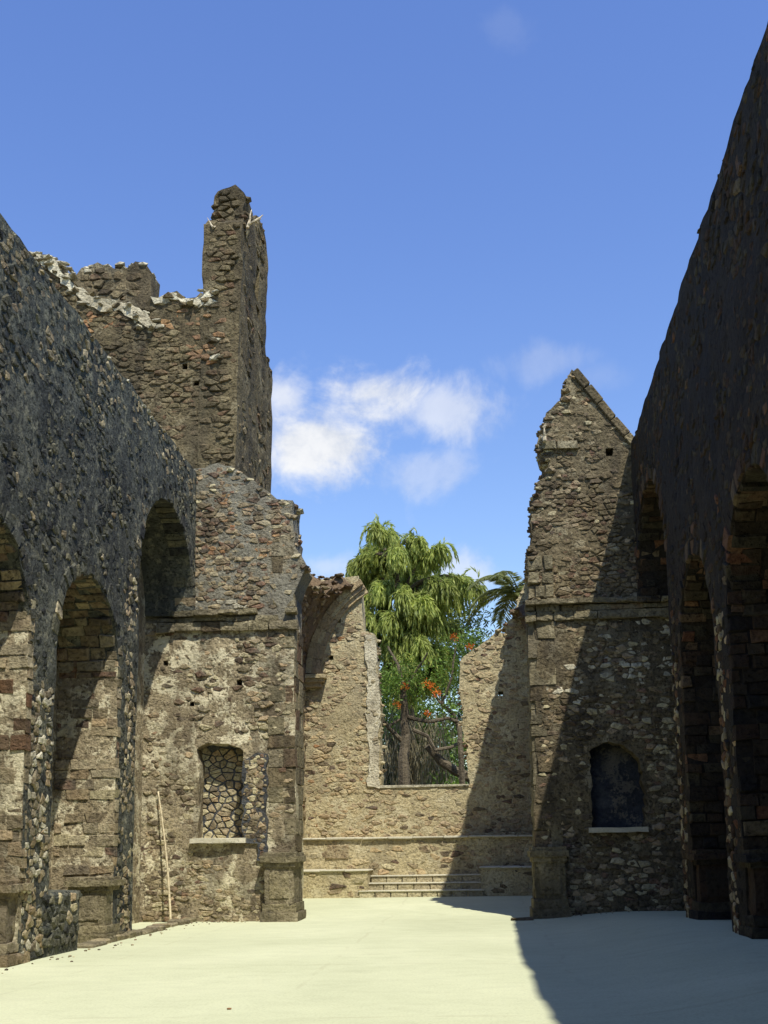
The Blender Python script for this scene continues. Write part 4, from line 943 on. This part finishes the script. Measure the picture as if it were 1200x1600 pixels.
# flame-flowered tree, crooked, in front of it
FYT = 43.5
fb = A(628, 1235, FYT); fb.z = -0.05
ft = empty('flowering_tree', fb, 'crooked dark-barked tree with orange flower clusters seen through the window gap', 'tree')
paths = [([(628, 1240), (630, 1190), (634, 1150), (632, 1110), (630, 1070)], 0.26, 0.12), ([(632, 1118), (650, 1124), (672, 1128), (700, 1122), (716, 1128)], 0.09, 0.06), ([(722, 1230), (720, 1180), (718, 1140), (708, 1115), (690, 1100), (678, 1085)], 0.13, 0.05),
         ([(668, 1165), (690, 1190), (712, 1205), (735, 1215)], 0.16, 0.2), ([(630, 1160), (612, 1142), (600, 1128), (594, 1118)], 0.1, 0.06), ([(645, 1140), (668, 1150), (680, 1172), (704, 1168), (720, 1160)], 0.08, 0.06),
         ([(630, 1072), (622, 1040), (606, 1010)], 0.09, 0.04), ([(632, 1080), (650, 1050), (668, 1020)], 0.08, 0.03), ([(690, 1100), (705, 1060), (712, 1010)], 0.06, 0.025), ([(606, 1135), (618, 1128), (630, 1122)], 0.05, 0.05)]
for k, (pp_, r0, r1) in enumerate(paths):
    P3 = [A(a, b, FYT+0.35*math.sin(k*2.1+i*0.7)) for i, (a, b) in enumerate(pp_)]
    if k in (0, 2): P3[0].z = -0.05
    pts = []
    for a, b in zip(P3, P3[1:]): pts += bend(a, b, 4, 0.1, 0, rg)[:-1]
    pts.append(P3[-1]); g = tube_geo(pts, [r0+(r1-r0)*i/(len(pts)-1) for i in range(len(pts))], 7); obj('trunk' if k in (0, 2) else 'branch', g[0], g[1], 'bark', ft)
for k, (a, b, r) in enumerate(((668, 1070, .17), (676, 1074, .16), (682, 1084, .13), (632, 1074, .13), (620, 1100, .12), (710, 996, .11), (734, 1010, .10), (668, 1115, .08))):
    lf = Leaves(); c = A(a, b, FYT-0.6)
    for _ in range(50):
        d = Vector((rg.gauss(0, 1), rg.gauss(0, 1), rg.gauss(0, 0.8))).normalized(); lf.blade(c+d*r*rg.uniform(0.3, 1.3), d+Vector((0, 0, 0.4)), rg.uniform(0.05, 0.11), 0.026, rg)
    lf.build('flower_cluster', 'flower', ft)
lf = Leaves()
for a, b, r, n_ in ((612, 1065, .7, 500), (640, 1055, .7, 500), (600, 1090, .5, 300), (700, 1075, .7, 300), (690, 1050, .7, 300), (715, 1020, .8, 300), (730, 1005, .6, 250), (710, 1100, .5, 200), (745, 1000, .5, 200), (650, 1085, .6, 200), (720, 1050, .6, 250)):
    c = A(a, b, FYT+rg.uniform(-0.4, 0.8))
    for _ in range(n_):
        d = Vector((rg.gauss(0, .5), rg.gauss(0, .5), rg.gauss(0, .45)))*r; lf.blade(c+d, Vector((rg.uniform(-1, 1), rg.uniform(-1, 1), rg.uniform(-.8, .5))), rg.uniform(0.10, 0.2), 0.03, rg)
lf.build('crown', 'leaf_fresh', ft)

def bush(name, label, cat, c, rx, ry, rz, n, mat, L=(0.18, 0.35), wd=0.05, seed=1, trunkh=None, group=None):
    rg = random.Random(seed); b = Vector((c[0], c[1], -0.05)); o = empty(name, b, label, cat, group)
    for k in range(5):
        tip = Vector((c[0]+rg.uniform(-.6, .6)*rx, c[1]+rg.uniform(-.6, .6)*ry, c[2]+rg.uniform(-.2, .6)*rz)); g = tube_geo(bend(b+Vector((rg.uniform(-.2, .2), rg.uniform(-.2, .2), 0)), tip, 8, 0.15, 0, rg), [0.14*(1-i/9)+0.015 for i in range(9)], 6); obj('trunk' if k == 0 else 'branch', g[0], g[1], 'bark', o)
    lf = Leaves(); cl = [(rg.gauss(0, .45), rg.gauss(0, .45), rg.gauss(0, .45)) for _ in range(34)]
    for _ in range(n):
        q = rg.choice(cl); d = Vector((q[0]+rg.gauss(0, .17), q[1]+rg.gauss(0, .17), q[2]+rg.gauss(0, .15)))
        if d.length > 1.15: continue
        lf.blade(Vector(c)+Vector((d.x*rx, d.y*ry, d.z*rz)), Vector((d.x+rg.uniform(-.8, .8), d.y+rg.uniform(-.8, .8), d.z*0.4+rg.uniform(-.9, .4))), rg.uniform(*L), wd, rg)
    lf.build('crown' if 'tree' in name else 'foliage', mat, o); return o
c = A(665, 1160, 52); bush('leafy_shrub', 'bright green leafy shrub low in the window gap behind the crooked trunks', 'shrub', (c.x, 52, c.z-0.6), 3.0, 1.6, 2.2, 7000, 'leaf_fresh', seed=3)
c = A(600, 1200, 50); bush('leafy_shrub', 'dark green shrub at the lower left corner of the window gap', 'shrub', (c.x, 50, c.z-1.0), 1.8, 1.4, 2.0, 4200, 'leaf_dark', seed=4)
c = A(640, 1190, 56); bush('leafy_shrub', 'broad dark shrub behind the trunks in the middle of the window gap', 'shrub', (c.x, 57, c.z-1.2), 4.2, 1.6, 3.4, 8000, 'leaf_dark', (0.22, 0.4), 0.07, seed=9)
c = A(705, 1222, 44.8); bush('leafy_shrub', 'small bright green shrub just above the window sill at right', 'shrub', (c.x, 45.2, c.z-0.9), 1.1, 0.8, 1.25, 1500, 'leaf_fresh', (0.12, 0.22), 0.04, seed=5)
c = A(740, 1060, 62); bush('far_tree', 'dark green tree far behind the window gap at right', 'tree', (c.x, 62, c.z-1.5), 4.2, 3.5, 5.5, 12000, 'leaf_dark', (0.18, 0.32), 0.05, seed=6)
c = A(590, 1090, 66); bush('far_tree', 'dark green tree far behind the window gap at left', 'tree', (c.x-1.0, 66, c.z-1.5), 4.0, 3.5, 5.0, 5200, 'leaf_dark', (0.3, 0.5), 0.09, seed=7)

# palm behind the right side of the altar wall
pc = A(812, 932, 45); pb_ = Vector((pc.x+0.3, 45.2, -0.05))
pt = empty('palm_tree', pb_, 'palm tree with arching fronds showing beside the right side wall of the chancel', 'palm')
g = tube_geo(bend(pb_, pc, 10, 0.05, 0, rg), [0.26-0.012*i for i in range(11)], 9); obj('trunk', g[0], g[1], 'bark', pt)
for k in range(17):
    a = 2*math.pi*k/17+rg.uniform(-.15, .15); el = rg.uniform(0.3, 1.3); v = Vector((math.cos(a)*math.cos(el), math.sin(a)*math.cos(el), math.sin(el))); p = pc.copy(); pts = [p.copy()]
    n_ = 14; Lf = rg.uniform(2.2, 3.0)
    for i in range(n_):
        v = (v+Vector((0, 0, -0.135))).normalized(); p = p+v*Lf/n_; pts.append(p.copy())
    g = tube_geo(pts, [0.03*(1-i/16)+0.005 for i in range(n_+1)], 4); fr = obj('frond', g[0], g[1], 'leaf_palm', pt); lf = Leaves()
    for i in range(1, n_+1):
        d = (pts[i]-pts[i-1]).normalized(); s_ = d.cross(Vector((0, 0, 1))).normalized()
        for sg in (-1, 1):
            for _ in range(7): lf.blade(pts[i-1].lerp(pts[i], rg.random()), s_*sg+d*0.7+Vector((0, 0, -0.35+rg.uniform(-.15, .15))), 0.6*(1-0.5*abs(i/n_-0.4)), 0.028, rg)
    lf.build('leaflets', 'leaf_palm', fr)

# ------------------------------------------------------------------ small things
b0 = at(268, 1441, 2, 0.02); b0 = Vector((b0.x, min(b0.y, 26.5), 0.01)); t0 = at(247, 1237, 1, FY-0.09)
b0 = Vector((at(267, 1441, 1, 26.35).x, 26.35, 0.012))
pts = [b0.lerp(t0, i/24)+Vector((0.05*math.sin(i/24*3.1), 0, 0)) for i in range(25)]; rad = [(0.027-0.010*i/24)*(1.22 if i % 4 == 0 else 1.0) for i in range(25)]
tag(obj('bamboo_pole', *tube_geo(pts, rad, 10), 'bamboo', smooth=True), 'long pale bamboo pole leaning against the chancel wall in the left corner', 'pole')
# kerb stones at the foot of the left wall
kb = empty('kerb', (LX+0.1, 23, 0), 'low broken kerb of stones on the floor below the left wall', 'kerb')
y = 19.6
while y < 26.4:
    L = random.uniform(0.35, 0.8); g = box_geo(LX-0.16, LX+0.14+random.uniform(-.05, .05), y, y+L-0.02, fz(LX, y)-0.05, fz(LX, y)+random.uniform(0.07, 0.13), 0.02, random, 0.03); obj('kerb_stone', g[0], g[1], random.choice(('warm_stone', 'grey_block')), kb); y += L
tag(obj('flat_stone', *box_geo(0.62, 1.15, 26.15, 26.5, fz(0.9, 26.3)-0.02, fz(0.9, 26.3)+0.05, 0.03, random, 0.02), 'gable_stone'), 'flat dark stone lying before the foot of the right chancel pier', 'stone')
# loose rubble and dust along the foot of the walls
rg = random.Random(77); gs = []
for k in range(150):
    s_ = rg.random()
    if s_ < 0.45: p = (rg.uniform(-7.9, -4.4), FY-abs(rg.gauss(0.08, 0.22)), 0)
    elif s_ < 0.8: p = (LX+0.12+abs(rg.gauss(0, 0.25)), rg.uniform(14, 27), 0)
    else: p = (rg.uniform(1.1, 3.6), FY-abs(rg.gauss(0.1, 0.3)), 0)
    r = rg.uniform(0.008, 0.03); gs.append(boulder_geo((p[0], p[1], fz(p[0], p[1])+r*0.3), r, (1.2, 1, 0.7), rg))
V, Fs = join_geo(gs); o = obj('gravel', V, Fs, 'tan_stone', kind='stuff'); tag(o, 'small loose stones and crumbs along the foot of the walls', 'gravel')
# a few pebbles out on the open floor
for k, (a, b) in enumerate(((358, 1578),)):
    p = at(a, b, 2, 0.0); r = 0.022; g = boulder_geo((p.x, p.y, fz(p.x, p.y)+0.01), r, (1.3, 1, 0.6), rg)
    tag(obj('pebble', g[0], g[1], 'rust_stone' if k == 0 else 'tan_stone'), 'small reddish pebble on the open floor nearest the camera', 'pebble')
# dry plants on the ruins
def dry_plant(name, label, c, specs, y, r=0.03):
    o = empty(name, c, label, 'plant')
    for (a, b) in specs:
        p, q = at(a[0], a[1], 1, y), at(b[0], b[1], 1, y+random.uniform(-0.2, 0.2)); k = bend(p, q, 6, 0.25, 0, random); g = tube_geo(k, [r*(1-i/8) for i in range(7)], 6); obj('twig', g[0], g[1], 'dry_wood', o)
    return o
dry_plant('dry_plant', 'pale dry twigs of a dead plant on the shoulder of the turret', at(388, 352, 1, TY-0.1), (((387, 356), (393, 328)), ((388, 352), (400, 344)), ((389, 350), (408, 342)), ((398, 346), (411, 336)), ((388, 360), (385, 372)), ((400, 345), (404, 351))), TY-0.1, 0.045)
dry_plant('dry_plant', 'thin dry twig at the left edge of the turret shoulder', at(330, 352, 1, TY-0.1), (((333, 355), (324, 340)), ((333, 355), (340, 352))), TY-0.1, 0.03)
dry_plant('dry_plant', 'pale dead root sticking out of the broken side of the gable', at(850, 690, 1, FY-0.15), (((851, 688), (850, 668)), ((851, 690), (845, 680)), ((850, 668), (853, 662))), FY-0.15, 0.05)
